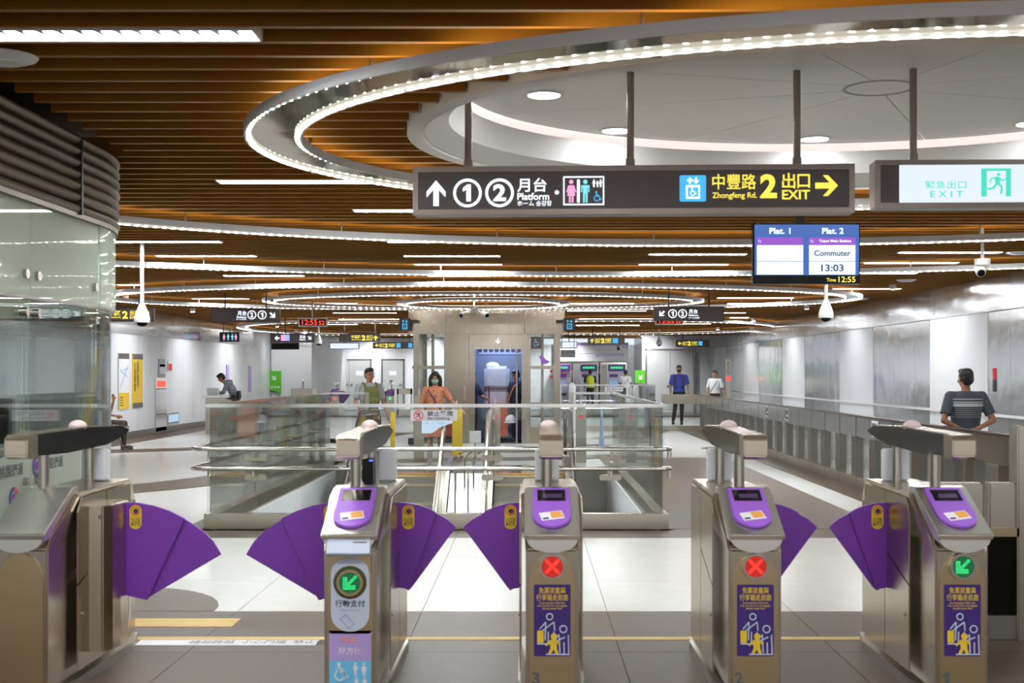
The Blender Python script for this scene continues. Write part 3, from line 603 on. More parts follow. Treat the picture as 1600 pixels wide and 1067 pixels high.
def bullet(label, px, py, Y, dirs, topy, s=1.0):
    p = at(px, py, Y); t = thing('bullet_camera', label, 'camera', p, 'white security cameras')
    B().tube([(p[0], Y, p[2] + .05 * s), (p[0], Y, 3.55)], .018 * s, 10).build('stem', WHITE, t, smooth='auto')
    B().loft([(p[0], Y, p[2], .07 * s, .07 * s), (p[0], Y, p[2] + .02, .085 * s, .085 * s), (p[0], Y, p[2] + .09 * s, .085 * s, .085 * s)], 20).build('base_cup', WHITE, t, smooth='auto')
    for (dx, dz) in dirs:
        q = Vector((p[0] + dx * .10 * s, Y, p[2] - .03 * s)); d = Vector((dx * .35, -.8, dz)).normalized()
        c_ = B().tube([q - d * .08 * s, q - d * .07 * s, q + d * .07 * s, q + d * .09 * s], [.03 * s, .052 * s, .056 * s, .05 * s], 16).build('camera_head', WHITE, t, smooth='auto')
        B().tube([q + d * .088 * s, q + d * .098 * s], .04 * s, 14).build('lens', BLACK, c_)
bullet('white bullet camera on a stem at the right, angled to the left', 1535, 417, 13.5, [(-.3, -.45)], 380, .95)
bullet('pair of white bullet cameras on one stem in front of the lift', 741, 488.5, 24.2, [(-1.9, -.35), (1.9, -.35)], 470, 1.0)
bullet('small white camera hanging above the ticket machines', 966, 541, 48, [(0, -.6)], 530, 1.2)

# ================================================================== TICKET BOOTH (left)
BX = -2.915
booth = thing('glass_booth', 'rounded service booth with glass walls, frosted panels and bronze louvres at the left', 'booth', (BX - 1.5, 7.0, 0))
R = 2.0; YC = 8.65
def booth_path(x=BX, off=0.0, y0=3.4, n=18):
    pts = [((BX + off, y0 + (YC - y0) * i / 4), (1, 0)) for i in range(4)]
    for i in range(n + 1):
        a = (pi / 2) * i / n; pts.append(((BX - R + (R + off) * cos(a), YC + (R + off) * sin(a)), (cos(a), sin(a))))
    pts.append(((BX - R - 1.6, YC + R + off), (0, 1)))
    return pts
def arc_panel(a0, a1, z0, z1, m, name, off=0.0, n=6):
    P = [((BX - R + (R + off) * cos(a0 + (a1 - a0) * i / n), YC + (R + off) * sin(a0 + (a1 - a0) * i / n)), (cos(a0 + (a1 - a0) * i / n), sin(a0 + (a1 - a0) * i / n))) for i in range(n + 1)]
    return B().sweep(P, [(0, z0), (.012, z0), (.012, z1), (0, z1)], False).build(name, m, booth, smooth='auto')
zf0, zf1, zl1 = 1.99, 2.56, 1.08
joints = [5.09, 6.28, 7.47, 8.65]
for i in range(3):
    y0, y1 = joints[i] + .004, joints[i + 1] - .004
    box('frosted_pane', FROST, booth, BX - .012, BX, y0, y1, zf0, zf1 + .02)
    box('clear_pane', GLASS_B, booth, BX - .012, BX, y0, y1, zl1, zf0 - .006)
    box('frosted_band', FROST2, booth, BX - .012, BX, y0, y1, .12, zl1 - .001)
for i in range(4):
    a0, a1 = pi / 8 * i + .003, pi / 8 * (i + 1) - .003
    arc_panel(a0, a1, zf0, zf1 + .02, FROST, 'frosted_pane'); arc_panel(a0, a1, zl1, zf0 - .006, GLASS_B, 'clear_pane', -.03); arc_panel(a0, a1, .12, zl1 - .001, FROST2, 'frosted_band', -.03)
BP = booth_path()
B().sweep(BP, [(-.03, 0), (.02, 0), (.02, .12), (-.03, .12)], False).build('plinth', STEEL_D, booth)
B().sweep(BP, [(-.012, zf0 - .012), (.006, zf0 - .012), (.006, zf0 + .004), (-.012, zf0 + .004)], False).build('transom', BRONZE, booth)
nl = 7; hl = (ZC + .03 - zf1) / nl
for i in range(nl):
    z = zf1 + hl * (i + .5); prof = [(-.03 + (.075) * cos(a), z + hl * .48 * sin(a)) for a in [pi / 2 - pi * k / 8 for k in range(9)]] + [(-.06, z - hl * .48), (-.06, z + hl * .48)]
    B().sweep(BP, prof, False).build('louvre', LOUV, booth, smooth='auto')
for yj in (5.6, 6.9, 8.2): box('louvre_clip', BLACKM, booth, BX - .04, BX + .05, yj - .012, yj + .012, zf1, ZC)
B().sweep(BP, [(-.1, zf1 - .02), (.03, zf1 - .02), (.03, zf1 + .01), (-.1, zf1 + .01)], False).build('louvre_rail', LOUV, booth)
b = B().pz([(BX - .1, 3.4), (BX - .1, YC)] + [(BX - R + (R - .1) * cos(pi / 2 * k / 10), YC + (R - .1) * sin(pi / 2 * k / 10)) for k in range(11)] + [(BX - R - 1.6, YC + R - .1), (BX - R - 1.6, 3.4)], ZC - .25, ZC - .2); b.build('booth_ceiling', WHITE, booth)
for yj in joints[1:]:
    for dy in (-.09, .09):
        for z in (1.55 + .74 / 2000 * 0 + 2.43, 2.12, 1.90, .92):
            if yj + dy > 8.65: continue
            B().tube([(BX - .02, yj + dy, z), (BX + .022, yj + dy, z)], .028, 14).build('glass_button', STEEL, booth, smooth='auto')
# emblem and lettering on the lower frosted band
fb = frm((BX + .002, 0, 0), (0, 1, 0), (0, 0, 1), (1, 0, 0))
for (y0, z) in ((7.56, 1.0), (6.93, 1.0), (7.22, .84)):
    icon('emblem', [q for q in ringq(y0, z, .065, .022, 24) if q[0][0] > y0], REDP, booth, fb); icon('emblem', [q for q in ringq(y0, z, .065, .022, 24) if q[0][0] <= y0], NAVY, booth, fb)
    icon('emblem', [circ(y0, z, .028, 12)], PURPLE, booth, fb); text('桃園捷運', INK, booth, fb, y0 + .09, y0 + .42, z - .035, z + .035, .01)
for yj in (6.4, 7.4, 8.4, 9.2): box('booth_fill_lamp', E_STRIP, booth, BX - 1.5, BX - .45, yj, yj + .12, ZC - .262, ZC - .252)  # fill lamps added inside the booth to brighten its frosted glass
desk = thing('service_counter', 'white curved service counter inside the glass booth', 'counter', (-4.2, 8.2, 0))
box('counter_top', WHITE, desk, -5.4, -3.25, 7.9, 8.7, .93, .98, bevel=.01); box('counter_body', GREYP, desk, -5.3, -3.4, 8.0, 8.6, 0, .93)
box('keyboard_tray', INK, desk, -3.75, -3.3, 7.95, 8.2, .985, 1.0)
mon = thing('desk_monitor', 'dark desk monitor standing on the booth counter', 'monitor', (-3.62, 8.45, .98))
box('screen', BLACK, mon, -3.9, -3.4, 8.43, 8.46, 1.08, 1.38); box('stand', BLACKM, mon, -3.68, -3.62, 8.44, 8.5, .98, 1.12); box('foot', BLACKM, mon, -3.78, -3.52, 8.36, 8.54, .98, .995)
pil = thing('booth_column', 'brown panelled column standing inside the glass booth', 'column', (-3.55, 6.9, 0))
B().pz(rrect(-4.0, -3.35, 7.15, 7.75, .05), 0, ZC - .25).build('shaft', mat('brown_panel', (.20, .15, .11), .5), pil)
pole_y = thing('yellow_post', 'tall slim yellow post behind the booth glass', 'post', (-3.42, 9.5, 0))
B().tube([(-3.42, 9.5, 0), (-3.2, 9.5, 1.73)], .02, 10).build('rod', YELLOW, pole_y, smooth='auto'); B().loft([(-3.42, 9.5, 0, .1, .1), (-3.42, 9.5, .02, .1, .1)], 20).build('base', BLACKM, pole_y)

# ================================================================== FARE GATES
GY0, GY1, HW = 5.93, 7.40, .15
STICK_MAN = [circ(0, .8, .17, 14), [(-.2, .55), (.15, .55), (.3, .1), (.3, -.95), (.08, -.95), (.02, -.25), (-.08, -.95), (-.3, -.95), (-.18, .1)]]
def fan(scale_x, flip, hinge, tipz):
    pass
def gate(idx, X, label, light, fl, fr_, mobile=False, wide=False):
    t = thing('fare_gate', label, 'fare gate', (X, GY0, 0), 'fare gates in a row')
    # cabinet: boat-shaped plan, sloped hood
    def plan(grow): return [(X - HW + .03 - grow, GY0 + .08), (X + HW - .03 + grow, GY0 + .08), (X + HW + grow, GY0 + .35), (X + HW + grow, GY1 - .25), (X + HW - .05 + grow, GY1), (X - HW + .05 - grow, GY1), (X - HW - grow, GY1 - .25), (X - HW - grow, GY0 + .35)]
    B().pz(plan(.012), 0, .05).build('plinth', STEEL_D, t)
    # body
    prof = [(GY0 + .06, .05), (GY0 + .06, .72), (GY0 + .12, .79), (GY0 + .40, .955), (GY1 - .22, .955), (GY1, .82), (GY1, .05)]
    sec = []
    b = B(); nP = len(prof)
    def half(y): 
        return HW - .032 * max(0, 1 - (y - GY0) / .35) - .05 * max(0, (y - (GY1 - .25)) / .25)
    vs = [(X - half(p[0]), p[0], p[1]) for p in prof] + [(X + half(p[0]), p[0], p[1]) for p in prof]
    b.add(vs, [tuple(range(nP)), tuple(range(2 * nP - 1, nP - 1, -1))] + [(i, nP + i, nP + (i + 1) % nP, (i + 1) % nP) for i in range(nP)]); b.build('cabinet', GSTEEL, t, bevel=.008)
    # side panels with seams (both flanks)
    for s in (-1, 1):
        xx = X + s * HW
        for (pl, nm) in (([(6.02 + .28, .08), (6.72, .08), (6.72, .62), (6.30, .50)], 'side_panel'), ([(6.30, .51), (6.72, .63), (6.72, .93), (6.36, .93), (6.30, .86)], 'side_panel'), ([(6.73, .08), (7.13, .08), (7.13, .93), (6.73, .93)], 'side_panel')):
            B().prism(pl, lambda p, q: (xx + s * q, p[0], p[1]), -.001, .006).build(nm, GSTEEL, t)
        B().tube([(xx, 6.36, .35), (xx + s * .012, 6.36, .35)], .009, 10).build('lock', STEEL_D, t)
    # hood with reader slope
    fw = HW - .02
    b = B(); hood = [(GY0, .775), (GY0 - .005, .80), (GY0 + .38, .985), (GY0 + .46, .99), (GY0 + .46, .95), (GY0 + .38, .945), (GY0 + .06, .765)]
    b.px_(hood, X - fw, X + fw); b.build('reader_hood', SATIN, t, bevel=.006)
    b = B()   # rounded lip under the hood
    b.py([(X - fw + .012, .775)] + [(X - (fw - .012) * cos(a), .775 - .062 * sin(a)) for a in [pi * k / 12 for k in range(1, 12)]] + [(X + fw - .012, .775)], GY0 + .006, GY0 + .075); b.build('lip', SATIN, t, bevel=.003)
    # front plate with arched top
    fx = .105
    pl = [(X - fx, .03), (X + fx, .03), (X + fx, .56)] + [(X + fx * cos(a), .56 + .145 * sin(a)) for a in [pi * k / 14 for k in range(1, 14)]] + [(X - fx, .56)]
    B().py(pl, GY0 + .05, GY0 + .064).build('front_plate', BRASSY, t)
    ff = frm((X, GY0 + .05, 0), (1, 0, 0), (0, 0, 1), (0, -1, 0))
    # sloped reader pad
    u = Vector((0, .385, .185)).normalized(); n = Vector((0, -u.z, u.y))
    o = Vector((X, GY0 - .005, .80)); sf = frm(tuple(o + n * .0005), (1, 0, 0), tuple(u), tuple(n))
    pad = [(-.088, .40), (.088, .40), (.092, .18)] + [(.092 * cos(a), .16 - .115 * sin(a)) for a in [pi * k / 14 for k in range(0, 15)]] + [(-.092, .18)]
    B().flat(pad, sf, 0, .014).build('reader_pad', PURPLE_L, t, bevel=.004)
    sf2 = frm(tuple(o + n * .0145), (1, 0, 0), tuple(u), tuple(n))
    icon('display', [rect(-.068, .068, .275, .375)], BLACK if not mobile else STEEL_P, t, sf2, 0, .002)
    if not mobile: icon('display_text', [rect(-.04, .05, .30, .335)], mat('dim_screen', (.10, .06, .16), .3, emit=.12, ecol=(.4, .2, .6)), t, sf2, .002, .003)
    icon('card_mark', [xf([rect(-.055, .055, -.034, .034)], 0, .14, 1, .22)[0]], WHITEP, t, sf2, 0, .002); icon('card_mark', [xf([rect(-.005, .05, -.022, .028)], 0, .14, 1, .22)[0]], mat('orange_print', (.85, .40, .08), .5), t, sf2, .002, .003)
    icon('card_mark', [xf([rect(-.048, -.02, -.026, -.012)], 0, .14, 1, .22)[0]], NAVY, t, sf2, .002, .003)
    # indicator lamp
    lz = .645 if not mobile else .57
    ind = B().sweep([((X + .062 * cos(a), lz + .062 * sin(a)), (cos(a), sin(a))) for a in [2 * pi * k / 28 for k in range(28)]], [(0, 0), (0, .018), (-.012, .018), (-.012, 0)])
    ind.v = [(v[0], GY0 + .05 - v[2], v[1]) for v in ind.v]; ind.build('lamp_bezel', STEEL_P if not mobile else BRASSY, t, smooth='auto')
    B().flat(circ(0, lz, .052, 24), ff, 0, .008).build('lamp_face', mat('led_dark_red' if light == 'x' else 'led_dark_green', (.20, .01, .01) if light == 'x' else (.01, .07, .02), .3, emit=.5 if light == 'x' else .12, ecol=(1, .03, .02) if light == 'x' else (.05, .9, .3)), t)
    bd = B(); st = .0075
    for i in range(-6, 7):
        for j in range(-6, 7):
            x, z = i * st, j * st
            if x * x + z * z > .047 ** 2: continue
            on = abs(abs(i) - abs(j)) <= 1 if light == 'x' else ((abs(i - j) <= 1 and i > -4) or (i <= -2 and i >= -4 and j <= 3 and j >= -4) or (j <= -2 and j >= -4 and i <= 3 and i >= -4)) and i <= 4 and j <= 4 and j >= -4
            if on: bd.flat(circ(x, lz + z, .0027, 6), ff, .008, .010)
    bd.build('led_dots', E_RED if light == 'x' else E_LEDG, t, fix=False)['kind'] = 'stuff'
    if not mobile:
        icon('notice_sticker', [rrect(-.086, .086, .225, .56, .006)], PURPLE_S, t, ff, 0, .002); f2 = frm((X, GY0 + .048, 0), (1, 0, 0), (0, 0, 1), (0, -1, 0))
        text('免票孩童與', YELLOW, t, f2, -.062, .062, .518, .548, .008, .002); text('行李箱走前面', YELLOW, t, f2, -.074, .074, .485, .515, .008, .002)
        text('Accompanied child who', YELLOW, t, f2, -.06, .06, .468, .479, .01, .002); text('may travel free and luggage', YELLOW, t, f2, -.07, .07, .456, .466, .01, .002); text('should enter first', YELLOW, t, f2, -.045, .045, .444, .454, .01, .002)
        ol = lambda c, r: ringq(c[0], c[1], r, .005, 14)
        icon('traveller', ol((-.012, .41), .017) + [seg((-.03, .385), (-.033, .30), .005), seg((.008, .385), (.012, .345), .005), seg((-.03, .385), (-.058, .352), .005), seg((.008, .385), (-.045, .345), .005), seg((-.018, .34), (-.02, .285), .005), seg((.008, .34), (.002, .285), .005), seg((-.07, .283), (.01, .283), .005)], PALE, t, f2, 0, .002)
        icon('suitcase', [rrect(-.07, -.04, .288, .345, .004)], YELLOW, t, f2, 0, .002)
        icon('parent', ol((.052, .352), .019) + [seg((.032, .328), (.036, .24), .005), seg((.075, .325), (.078, .235), .005), seg((.032, .325), (.01, .30), .005), seg((.06, .315), (.005, .29), .005), seg((.055, .29), (.056, .237), .005), seg((-.03, .234), (.082, .234), .005)], PALE, t, f2, 0, .002)
        icon('child', [circ(.008, .318, .015, 14), [(-.012, .302), (.02, .302), (.022, .262), (.03, .237), (.015, .237), (.007, .258), (-.006, .237), (-.02, .237), (-.008, .262)], seg((-.008, .298), (-.03, .275), .009), seg((.018, .298), (.036, .28), .009)], YELLOW, t, f2, 0.0005, .003)
        text(str(idx), mat('number_grey', (.10, .11, .13), .5), t, ff, -.095, -.058, .095, .15, .02, .002)
    else:
        icon('mobile_panel', [rrect(-.098, .098, .33, .70, .012)], BRASSY, t, ff, 0, .001)
        b = B(); qs = rrect(-.09, .09, .34, .69, .085, 8); b.flat(qs, ff, 0, .0015); b.build('payment_label', PALE, t)
        B().flat(circ(0, lz, .078, 28), ff, .0015, .003).build('lamp_well', mat('olive_well', (.07, .075, .015), .4), t)
        f2 = frm((X, GY0 + .048, 0), (1, 0, 0), (0, 0, 1), (0, -1, 0))
        text('行動支付', INK, t, f2, -.07, .07, .455, .488, .01, .002); text('MOBILE PAYMENTS', GREYP, t, f2, -.05, .05, .437, .444, .0, .002)
        icon('phone_pictogram', [seg((-.02, .42), (.02, .375), .004), seg((-.02, .42), (-.045, .40), .004), seg((-.045, .40), (-.005, .355), .004), seg((.02, .375), (-.005, .355), .004)], LILAC, t, f2, 0, .002)
        icon('lilac_label', [rect(-.098, .098, .205, .345)], LILAC, t, ff, 0, .001)
        text('嗶乘', mat('salmon_print', (.85, .35, .32), .5), t, f2, -.04, .035, .285, .315, .01, .001); text('好方便', WHITEP, t, f2, -.055, .055, .235, .268, .01, .001)
        icon('accessible_label', [rect(-.098, .098, .06, .204)], SKYP, t, ff, 0, .0015)
        icon('wheelchair', xf(WHEEL, -.045, .15, .045), WHITEP, t, f2, 0, .002); icon('people', xf(MAN, .025, .165, .03) + xf(LADY, .065, .165, .03) + xf(MAN, .03, .105, .025) + xf(LADY, .068, .105, .025), WHITEP, t, f2, 0, .002)
        u2 = Vector((0, -.02, .03))
        B().px_([(GY0 - .012, .70), (GY0 - .03, .715), (GY0 + .01, .79), (GY0 + .06, .79), (GY0 + .06, .70)], X - .10, X + .10).build('scanner_housing', PALE, t, bevel=.003)
        sc = frm((X, GY0 - .022, .715), (1, 0, 0), (0, .45, .89), (0, -.89, .45)); icon('scanner_window', [rect(.02, .085, .015, .055)], STEEL_P, t, sc, .002, .006); icon('scanner_print', [rect(-.09, 0, .01, .03)], LILAC, t, sc, .002, .004); icon('scanner_print', [rect(-.09, 0, .04, .052)], WHITEP, t, sc, .002, .004)
    # canopy on two posts
    for y in (6.32, 6.98): B().tube([(X - .02, y, .95), (X - .02, y, 1.18)], .026, 14).build('canopy_post', STEEL, t, smooth='auto')
    cp = [(GY0 + .08, 1.155), (GY0 + .02, 1.17), (GY0 + .02, 1.235), (GY0 + .07, 1.25), (6.75, 1.262), (7.35, 1.245), (7.50, 1.215), (7.42, 1.19), (7.1, 1.15), (6.5, 1.142)]
    B().px_(cp, X - .052, X + .042).build('canopy', BLACK, t, bevel=.008)
    B().px_([(GY0 + .005, 1.16), (GY0 + .005, 1.24), (GY0 + .03, 1.258), (GY0 + .14, 1.262), (GY0 + .14, 1.142), (GY0 + .04, 1.145)], X - .06, X + .05).build('canopy_end', GSTEEL, t, bevel=.006)
    B().px_([(GY0 + .14, 1.262), (6.75, 1.266), (7.35, 1.25), (7.35, 1.244), (6.75, 1.260), (GY0 + .14, 1.256)], X - .056, X + .046).build('canopy_top', GSTEEL, t)
    B().ell((X - .005, 6.75, 1.268), (.045, .06, .032), 16, 8).build('beacon', mat('beacon_lens', (.85, .68, .66), .35), t, smooth=True)
    # rear card stand
    box('rear_reader', WHITEP, t, X - .075 + (.08 if mobile else 0), X + .055 + (.05 if mobile else 0), 7.0, 7.1, .957, 1.13, bevel=.008)
    if mobile: box('rear_scanner', BLACK, t, X - .06, X + .0, 6.85, 6.95, .957, 1.09, bevel=.006); icon('scanner_led', [rect(-.02, .0, 0, .008)], mat('blue_led', (.05, .1, 1), .4, emit=4), t, frm((X + .0, 6.85, 1.075), (1, 0, 0), (0, 0, 1), (0, -1, 0)), 0, .002)
    # flap panels
    def flap(s, kind):
        hx = X + s * HW; yf = 6.70
        if wide and s > 0:
            hs = B().pz([(X + HW - .02, 6.45), (X + HW + .07, 6.47), (X + HW + .105, 6.52), (X + HW + .12, 6.60), (X + HW + .12, 6.72), (X + HW + .1, 6.80), (X + HW - .02, 6.84)], .14, .875).build('flap_housing', GSTEEL, t, bevel=.006)
            B().tube([(X + HW + .06, 6.464, .82), (X + HW + .06, 6.475, .82)], .012, 10).build('screw', STEEL_D, hs); hx = X + HW + .115
        P = lambda q: [(hx + s * a, .872 + z) for (a, z) in q]
        if kind == 'wide':
            inner = [(0, 0), (.07, -.002), (.15, -.018), (.23, -.045), (.312, -.085), (.115, -.512), (.09, -.505), (0, -.485)]; outer = [(.28, -.082), (.31, -.092), (.40, -.15), (.455, -.205), (.498, -.275), (.117, -.500), (.09, -.50)]
        else:
            inner = [(0, 0), (.055, -.004), (.11, -.014), (.155, -.03), (.202, -.055), (.06, -.462), (.04, -.452), (0, -.445)]; outer = [(.17, -.052), (.202, -.062), (.255, -.09), (.303, -.132), (.066, -.455), (.04, -.45)]
        f = B().py(P(outer), yf + .004, yf + .020).build('flap_outer', PURPLE, t, bevel=.003)
        f = B().py(P(inner), yf - .014, yf + .003).build('flap_inner', PURPLE, t, bevel=.003)
        sx = hx + s * .055
        fs = frm((sx, yf - .014, .80), (1, 0, 0), (0, 0, 1), (0, -1, 0))
        icon('hand_warning', [rrect(-.031, .031, -.068, .058, .03, 6)], YELLOW, f, fs, 0, .001); icon('hand_warning_ring', ringq(0, .028, .024, .005, 18), REDP, f, fs, .001, .002); icon('hand_warning_mark', [circ(.002, .026, .014, 10)], INK, f, fs, .001, .002)
        text('小心手指\n靠近門擋', INK, f, fs, -.024, .024, -.05, -.006, .01, .002)
    if fl: flap(-1, fl)
    if fr_: flap(1, fr_)
    return t
gate(5, -2.36, 'steel fare gate at far left with round flap housing, beside the glass booth', None, None, 'wide', wide=True) if False else None
gate(3, .104, 'steel fare gate number 3 with red cross lamp and one purple flap', 'x', 'std', None)
gate(2, 1.053, 'steel fare gate number 2 with red cross lamp, second from the right', 'x', None, 'std')
gate(1, 2.02, 'steel fare gate number 1 with green arrow lamp at the right', 'g', 'std', None)
gate(4, -.84, 'steel fare gate with mobile payment label and green arrow lamp', 'g', 'wide', 'std', mobile=True)
gw = gate(5, -2.38, 'wide-lane steel fare gate at far left beside the glass booth, round flap housing', 'g', None, 'wide', wide=True)
for ch in list(gw.children):      # this cabinet shows a plain arched front to the camera
    if ch.name.split('.')[0] in ('reader_pad', 'display', 'display_text', 'card_mark', 'lamp_bezel', 'lamp_face', 'led_dots', 'notice_sticker', 'lettering', 'traveller', 'suitcase', 'parent', 'child'):
        bpy.data.objects.remove(ch)
fl_ = frm((-2.38 + HW + .007, 0, 0), (0, 1, 0), (0, 0, 1), (1, 0, 0))
icon('paper_notice', [rect(7.0, 7.13, .18, .46)], WHITEP, gw, fl_, 0, .002); text('持票卡\n請靠卡\n感應', GREYP, gw, fl_, 7.015, 7.115, .22, .44, .0, .003)

# low barrier right of the gates
t = thing('gate_side_barrier', 'low steel barrier with dark glass beside gate number 1', 'barrier', (2.9, 7.45, 0))
Yb = 7.42
for (x0, x1) in ((2.19, 2.63), (2.66, 2.82)): box('top_panel', STEEL, t, x0, x1, Yb, Yb + .09, .62, .91, bevel=.012); box('dark_pane', GLASS_D, t, x0, x1, Yb + .03, Yb + .045, .14, .62); box('kick_plate', STEEL_D, t, x0, x1, Yb, Yb + .08, 0, .14)
box('top_panel', STEEL, t, 2.97, 3.9, Yb, Yb + .09, .62, .91, bevel=.012); box('dark_pane', GLASS_D, t, 2.97, 3.9, Yb + .03, Yb + .045, .14, .62); box('kick_plate', STEEL_D, t, 2.97, 3.9, Yb, Yb + .08, 0, .14)
box('rail_strip', BRASSY, t, 2.63, 3.9, Yb - .01, Yb, .60, .65)
box('back_sheet', BLACKM, t, 2.19, 3.9, Yb + .05, Yb + .07, .14, .62)
box('tall_post', STEEL, t, 2.82, 2.97, Yb - .02, Yb + .12, 0, 1.24, bevel=.01)

# ================================================================== GLASS BARRIER ROUND THE ESCALATORS
X0, X1, Y0, Y1 = -3.2, 1.34, 12.66, 20.3
gb = thing('glass_barrier', 'glass balustrade with steel base and rails around the escalator opening', 'barrier', ((X0 + X1) / 2, Y0, 0))
for (c, nm) in (((X0 - .02, X1 + .03, Y0 - .03, Y0 + .09), 'base'), ((X0 - .02, X0 + .1, Y0 + .09, Y1), 'base'), ((X1 - .09, X1 + .03, Y0 + .09, Y1), 'base')): box(nm, STEEL, gb, *c, 0, .155, bevel=.004)
fj = [X0, -2.715, -1.545, -.373, .797, X1]
for i in range(5): box('front_pane', GLASS, gb, fj[i] + .004, fj[i + 1] - .004, Y0 + .02, Y0 + .034, .15, 1.21)
ns = 7
for i in range(ns):
    a, c = Y0 + .05 + (Y1 - Y0 - .05) * i / ns, Y0 + .05 + (Y1 - Y0 - .05) * (i + 1) / ns
    for x in (X0 + .02, X1 - .034): box('side_pane', GLASS, gb, x, x + .014, a + .004, c - .004, .15, 1.21)
for (x0, x1) in ((X0, -2.62), (.68, X1)): box('rear_pane', GLASS, gb, x0 + .03, x1, Y1 - .03, Y1 - .016, .02, 1.21)
B().box(X0 - .01, X1 + .02, Y0 + .002, Y0 + .052, 1.205, 1.24).build('top_rail', STEEL_P, gb, bevel=.008); B().box(X0 + .002, X0 + .052, Y0 + .053, Y1, 1.205, 1.24).build('top_rail', STEEL_P, gb, bevel=.008)
B().box(X1 - .05, X1 + .0, Y0 + .053, Y1, 1.205, 1.24).build('top_rail', STEEL_P, gb, bevel=.008)
for (x0, x1) in ((X0 + .053, -2.58), (.66, X1 - .051)): box('top_rail', STEEL_P, gb, x0, x1, Y1 - .05, Y1, 1.205, 1.24, bevel=.008)
for (x, y) in ((-2.58, Y1 - .025), (.66, Y1 - .025)): box('post', STEEL, gb, x - .03, x + .03, y - .03, y + .03, 0, 1.24)
for z in (.80, .607):
    yr = Y0 - .11; xe = X1 + .04
    B().tube([(xe, Y0 + .02, z - .1), (xe, Y0 + .02, z), (xe - .0, yr + .05, z), (xe - .05, yr, z)] + [(x, yr, z) for x in (X1 - .1, 0, -1.5, X0)] + [(X0 - .07, yr + .01, z), (X0 - .12, yr + .06, z), (X0 - .13, yr + .12, z)] + [(X0 - .13, y, z) for y in (14, 16, 18, Y1 - .05)], .021, 12).build('handrail', STEEL_P, gb, smooth='auto')
    for x in fj[1:5]:
        br = B().tube([(x, yr, z - .02), (x, yr, z - .075), (x, Y0 + .02, z - .085)], .012, 8); br.build('rail_bracket', STEEL, gb, smooth='auto')
        B().py(rrect(x - .11, x + .11, z - .125, z - .065, .03), Y0 + .006, Y0 + .02).build('clamp_plate', STEEL, gb)
    for i in range(ns):
        y = Y0 + .05 + (Y1 - Y0 - .05) * (i + .5) / ns
        B().tube([(X0 - .13, y, z - .02), (X0 - .13, y, z - .13), (X0 + .02, y, z - .13)], .013, 8).build('rail_bracket', STEEL if i != 4 else YELLOW, gb, smooth='auto')
nc = at(702, 647, Y0)
tp = thing('no_climbing_plate', 'grey No Climbing plate fixed on the front balustrade glass before the woman', 'sign', (at(677.5, 0, Y0)[0], Y0, at(0, 657, Y0)[2]))
fr = fpx(Y0 + .018); icon('plate', [rect(641.5, 714, 640.5, 657.5)], mat('plate_grey', (.50, .50, .52), .45), tp, fr, 0, .006); fr = fpx(Y0 + .011)
icon('ban_ring', ringq(654, 649, 7.6, 1.2, 24) + [seg((649, 644), (659, 654), 1.1)], REDP, tp, fr); icon('climber', xf(yflip(RUN), 654, 649, 5), INK, tp, fr, 0, .002)
text('禁止攀爬', INK, tp, fr, 667.5, 708, 650, 642, .01); text('No Climbing', INK, tp, fr, 668, 702.5, 656.5, 651.5, .015)
ps = thing('curved_poster', 'pale blue notice with a curved lower edge hanging before the woman', 'poster', (-.99, 17.2, .7))
fr = fpx(17.2); icon('sheet', [[(659, 641), (707, 641), (707, 661), (697, 664), (688, 667), (681, 673), (674, 677), (659, 677)]], mat('pale_blue_sheet', (.62, .74, .92), .5), ps, fr, -.004, .002); text('...  .  ......', BLUEP, ps, fr, 664, 695, 662, 660)
X = at(683, 0, 17.2)[0]
# the opening: fascias and dark pit
pit = thing('stair_pit', None, None, (-.9, 16.5, 0)); pit['kind'] = 'structure'
for i in range(7):
    a, c = Y0 + .1 + 1.09 * i, Y0 + .1 + 1.09 * (i + 1)
    box('fascia_panel', WHITE, pit, -3.09, -3.07, a + .004, c - .004, -1.5, .0); box('fascia_panel', WHITE, pit, 1.22, 1.24, a + .004, c - .004, -1.5, .0)
box('lower_wall', GREYD, pit, -3.3, -3.12, Y0 - .1, 20.3, -5, 0); box('lower_wall', GREYD, pit, 1.27, 1.4, Y0 - .1, 20.3, -5, 0); box('lower_wall', GREYD, pit, -3.1, 1.25, Y0 - .1, Y0 + .05, -5, 0)
box('pit_base', FLOOR_B, pit, -3.3, 1.4, 12.5, 20.6, -5.1, -5)
box('rear_wall', STEEL_D, pit, -3.1, 1.25, 20.25, 20.3, -5, -.002)
